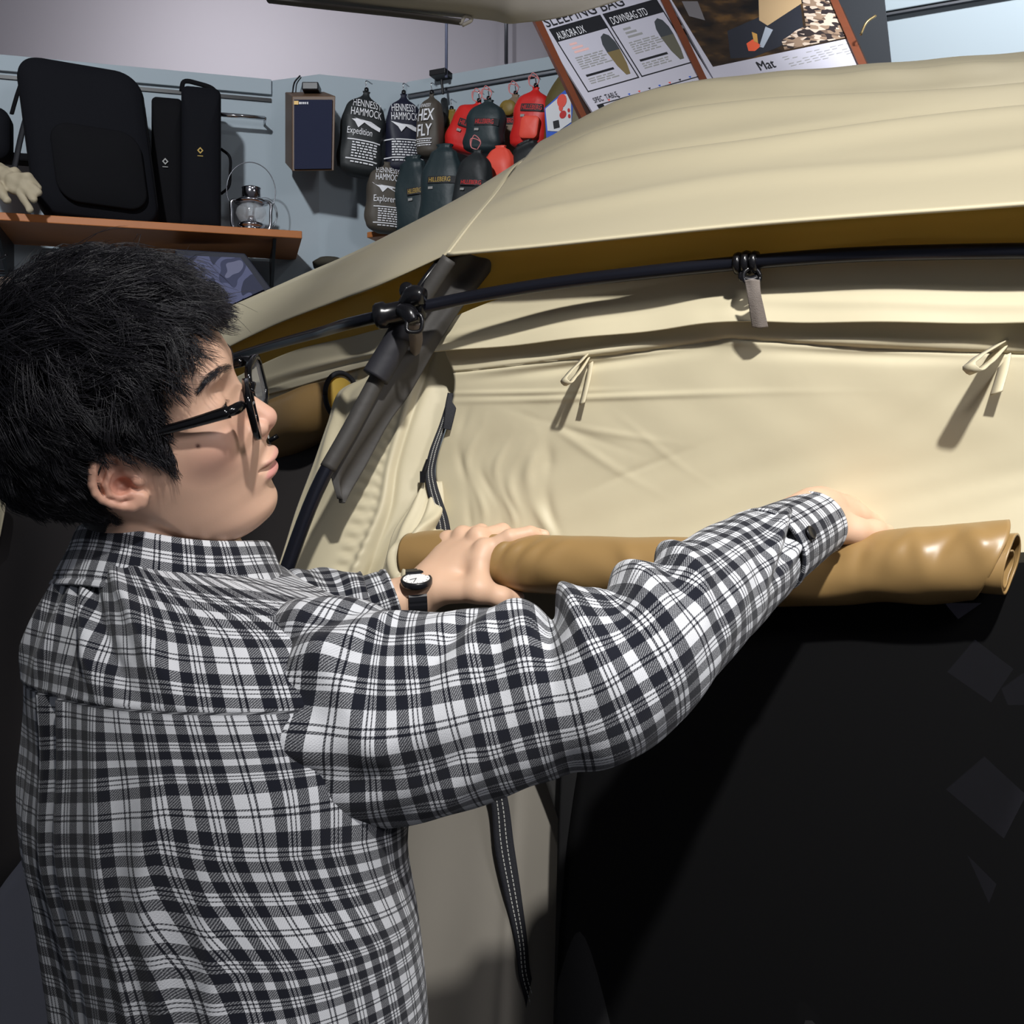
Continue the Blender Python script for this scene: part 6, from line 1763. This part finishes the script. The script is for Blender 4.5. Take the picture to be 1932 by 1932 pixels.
LS = [(np.array([-.415, 1.105, 1.325]), .085, .075), (np.array([-.345, 1.165, 1.315]), .075, .068), (np.array([-.27, 1.215, 1.315]), .065, .060), (P(640, 1150, 1.248), .047, .045), (P(690, 1140, 1.256), .038, .037)]
def left_disp(l, t, Lt):
    D = .004 * np.sin(l * 95 + t * 2) * np.clip(-np.sin(t - .4), 0, 1) + .0025 * np.sin(l * 150 - t * 3)
    return D
SL_L = sleeve('sleeve', LS, 160, 160, left_disp, .03, .02)

def cuff(name, axis, rad, parent):
    """a stiff band with a folded edge: axis of 2 points, radii"""
    C = [(axis[0], rad[0], rad[0] * .95), (axis[0] * .5 + axis[1] * .5, (rad[0] + rad[1]) / 2, (rad[0] + rad[1]) / 2 * .95), (axis[1], rad[1], rad[1] * .95)]
    def disp(l, t, Lt):
        return .0016 * ridge(l, .004, .002) + .0012 * ridge(l, Lt - .004, .002) - .0012 * ridge(l, .0075, .0012) - .0010 * ridge(l, Lt - .008, .0012) + .0016 * np.sin(2 * t + 1)
    o = sleeve(name, C, 120, 40, disp, .013, .03, parent=parent)
    o.modifiers['thickness'].thickness = .0032
    return o
CUFF_R = cuff('cuff', [P(1442, 1042, .996), P(1541, 985, 1.056)], [px_r(86, 1.0), px_r(64, 1.05)], SHIRT)
CUFF_L = cuff('cuff', [P(680, 1142, 1.253), P(742, 1120, 1.262)], [px_r(54, 1.255), px_r(51, 1.262)], SHIRT)
def button(c, n, r, parent):
    b = MB().lathe(c, [(1e-5, .0), (r, .0), (r, .0016), (r * .86, .0023), (r * .72, .0017), (1e-5, .0015)], 24, n).build('button', M_BUTTON, parent, True)
    return b
_cv = np.array([q.co[:] for q in CUFF_R.data.vertices])
_px = np.stack([966 + FPX * _cv[:, 0] / _cv[:, 1], 966 - FPX * (_cv[:, 2] - CZ) / _cv[:, 1]], 1)
_near = np.flatnonzero(np.hypot(_px[:, 0] - 1531, _px[:, 1] - 1004) < 7)
_bi = _near[np.argmin(_cv[_near, 1])]
_n = np.array(CUFF_R.data.vertices[int(_bi)].normal[:])
if _n[1] > 0: _n = -_n
button(_cv[_bi] + _n * .0015, _n, .0064, CUFF_R)

# collar: a band round the neck, folded over into a leaf
def collar():
    nu = 220
    th = np.linspace(-2.55, 2.55, nu)            # 0 at the nape, positive towards the right side
    f = np.array([math.cos(math.radians(38)), math.sin(math.radians(38))]); r = np.array([f[1], -f[0]])
    cen = np.array([-.297, .985])
    def ring(a, b, z0, dz):
        X = cen[0] + a * np.sin(th) * r[0] - b * np.cos(th) * f[0]
        Y = cen[1] + a * np.sin(th) * r[1] - b * np.cos(th) * f[1]
        Z = z0 + dz * (np.cos(th) - 1) / 2 + .003 * np.sin(3 * th + .6)
        return np.stack([X, Y, Z], 1)
    rows = [ring(.073, .076, 1.402, .008), ring(.074, .077, 1.422, .014), ring(.0755, .0785, 1.434, .018), ring(.0775, .0805, 1.437, .019), ring(.0805, .0830, 1.433, .019),
            ring(.0875, .0880, 1.420, .018), ring(.0960, .0955, 1.404, .018), ring(.1045, .1025, 1.389, .019)]
    A = np.stack(rows)
    t = np.concatenate([[0], np.cumsum(np.linalg.norm(np.diff(A, axis=0), axis=2).mean(1))])
    nv = 90
    G = np.stack([hermite(t, A[:, j], np.linspace(0, t[-1], nv)) for j in range(nu)], 1)
    N = grid_normals(G)
    vv = np.linspace(0, t[-1], nv)[:, None]
    D = .0012 * ridge(vv, t[-1] - .006, .002) + .002 * np.sin(th[None] * 5 + 1) * np.clip((vv - .045) / .03, 0, 1)
    G = G + N * D[..., None]
    me = mesh_of('collar', G.reshape(-1, 3), grid_faces(nv, nu))
    set_uv(me, np.stack(np.broadcast_arrays(th[None] * .088 + .004, vv + .02), 2).reshape(-1, 2))
    o = link('collar', me, M_PLAID, SHIRT)
    s = o.modifiers.new('thickness', 'SOLIDIFY'); s.thickness = .0025; s.offset = 0
    return o
collar()

# trousers, seen only as a dark corner under the shirt
M_TROUSER = mat('dark_trousers', lin(24, 24, 27), .85)
def sd_tr(x, y, z):
    d = s_cap(x, y, z, (-.20, .93, .93), (-.29, 1.02, .93), .112, .112)
    for hx, hy in ((-.185, .90), (-.315, 1.03)):
        d = smin(d, s_chain(x, y, z, [(hx, hy, .90), (hx + .005, hy + .005, .48), (hx - .02, hy - .02, .09)], [.094, .070, .060], .03), .03)
    return np.maximum(d, .07 - z)
_V, _F = surface_nets(sd_tr, (-.5, .72, .06), (.05, 1.2, 1.06), .009)
link('trousers', mesh_of('trousers', _V, _F), M_TROUSER, PERSON)

# ---------------------------------------------------------------- glasses and watch, worn but separate things
M_FRAME = mat('black_acetate', lin(10, 10, 12), .12, spec=.6)
M_LENS = mat('lens_glass', (.9, .92, .95, 1), .02, spec=.6, alpha=.10)
M_STEEL = mat('bright_steel', lin(200, 200, 205), .18, 1.0)
def glasses():
    root = empty('eyeglasses', h2w((.1, 0, .015)), 'black rectangular framed eyeglasses worn on the face of the person', 'glasses')
    def lens_outline(s, n=40, w=.0250, h=.0185, cx=.0335, cz=.0145, p=4.2):
        t = np.linspace(0, 2 * np.pi, n, endpoint=False)
        y = cx + w * sup(np.cos(t), p); z = cz + h * sup(np.sin(t), p)
        x = .0975 + .18 * (z - cz) + .10 * (y - cx)
        return np.stack([x, s * y, z], 1)
    for s in (-1, 1):
        o = lens_outline(s)
        ring = np.vstack([o, o[:1]])
        # square section rim
        nrm = np.array([1.0, 0, -.16]); nrm /= np.linalg.norm(nrm)
        c = o.mean(0); k = len(o)
        out = (o - c); out -= (out @ nrm)[:, None] * nrm; out /= np.linalg.norm(out, axis=1, keepdims=True)
        V = np.stack([o + nrm * a + out * b for a, b in ((-.0026, 0), (.0026, 0), (.0026, .0042), (-.0026, .0042))], 1).reshape(-1, 3)
        F = grid_faces(k, 4, close_u=True, close_v=True)
        rim = link('rim', mesh_of('rim', h2w(V), F), M_FRAME, root, smooth=False)
        lv = np.vstack([o + nrm * .0006, o - nrm * .0006])
        lf = [list(range(k)), [k + i for i in range(k)][::-1]] + [[i, i + k, (i + 1) % k + k, (i + 1) % k] for i in range(k)]
        link('lens', mesh_of('lens', h2w(lv), lf), M_LENS, root, smooth=False)
        # end piece and temple
        a = np.array([.0935, s * .0600, .0270]); bpt = np.array([.0880, s * .0690, .0290])
        MB().tube(h2w([(.0955, s * .0570, .0262), (.0945, s * .0635, .0275), (.0905, s * .0695, .0285), (.0860, s * .0715, .0290)]), [.0042, .0045, .0045, .0040], 10, 12).build('end_piece', M_FRAME, root, True)
        path = np.array([(.0880, s * .0712, .0288), (.060, s * .0735, .0312), (.030, s * .0755, .0345), (.006, s * .0775, .0370), (-.012, s * .0785, .0330), (-.026, s * .0790, .018)])
        V, F = tube_verts(h2w(catmull(path, 30)), np.interp(np.linspace(0, 1, 30), [0, .3, 1], [.0052, .0040, .0028]), 8, True, 1.0, HU)
        link('temple', mesh_of('temple', V, F), M_FRAME, root)
        MB().box(h2w((.0895, s * .0690, .0288)), (.003, .002, .004), HM).build('hinge', M_STEEL, root)
        MB().tube(h2w([(.0975, s * .0100, .0130), (.0930, s * .0110, .0100), (.0900, s * .0120, .0060)]), [.0010, .0012, .0022], 8, 8).build('nose_pad', M_LENS, root, True)
    MB().tube(h2w([(.0985, -.0090, .0215), (.1000, -.004, .0235), (.1000, .004, .0235), (.0985, .0090, .0215)]), .0024, 10, 14).build('bridge', M_FRAME, root, True)
    return root
glasses()

def watch():
    c = P(786, 1100, 1.2440)
    n = P(786, 1095, 1.2440) - P(795, 1122, 1.270); 
    n = np.array([-.02, -.34, .94]); n /= np.linalg.norm(n)
    c = c + n * .0032
    ax = P(830, 1105, 1.265) - P(740, 1126, 1.26); ax -= (ax @ n) * n; ax /= np.linalg.norm(ax)     # along the arm
    side = np.cross(n, ax)
    M_CASE = mat('black_resin', lin(26, 27, 31), .28)
    M_DIAL = mat('white_dial', lin(238, 240, 242), .4)
    root = empty('wristwatch', c, 'black round wristwatch with a white dial on the left wrist of the person', 'watch')
    r = .0178
    MB().lathe(c, [(1e-5, -.0045), (r * .94, -.0045), (r, -.003), (r, .0015), (r * .95, .0030), (r * .86, .0030), (r * .84, .0018), (1e-5, .0018)], 48, n).build('case', M_CASE, root, True)
    MB().lathe(c, [(1e-5, .0019), (r * .84, .0019), (r * .84, .0023), (1e-5, .0023)], 48, n).build('dial', M_DIAL, root, False)
    R = np.array([ax, side, n])
    for ang, ln, w in ((200, .0085, .0009), (250, .012, .0007)):
        a = math.radians(ang); d = math.cos(a) * ax + math.sin(a) * side
        e = np.cross(n, d)
        MB().box(c + d * ln * .45 + n * .0026, (ln, w, .0003), np.array([d, e, n])).build('watch_hand', M_CASE, root)
    mk = MB()
    for k in range(12):
        a = math.radians(30 * k); d = math.cos(a) * ax + math.sin(a) * side
        mk.box(c + d * r * .72 + n * .00245, (.0016, .0005, .0002), np.array([d, np.cross(n, d), n]))
    mk.build('hour_marks', M_CASE, root)
    # strap: round the wrist, broken into links by grooves
    W = P(789, 1124, 1.270); W = W + ax * ((c - W) @ ax)
    e1 = (c - n * .003) - W; e1 -= (e1 @ ax) * ax; rr = np.linalg.norm(e1); e1 /= rr
    e2 = np.cross(ax, e1)
    for sgn in (1, -1):
        k = 34
        st = np.linspace(.45, math.pi * .98, k)
        V = []; 
        for i, a in enumerate(st):
            rad = .0282 + (rr - .0282) * max(0, math.cos(a)) + (.0 if i % 4 else -.0006)
            d = math.cos(a) * e1 + sgn * math.sin(a) * e2
            hw = .0104 - .0014 * (a / math.pi)
            V += [W + d * rad - ax * hw, W + d * (rad + .0018) - ax * hw, W + d * (rad + .0018) + ax * hw, W + d * rad + ax * hw]
        F = [list(map(int, f)) for f in grid_faces(k, 4, close_u=True)] + [[0, 1, 2, 3][::-1], [4 * k - 4, 4 * k - 3, 4 * k - 2, 4 * k - 1]]
        link('strap', mesh_of('strap', np.array(V), F), M_CASE, root, smooth=False)
    return root
watch()
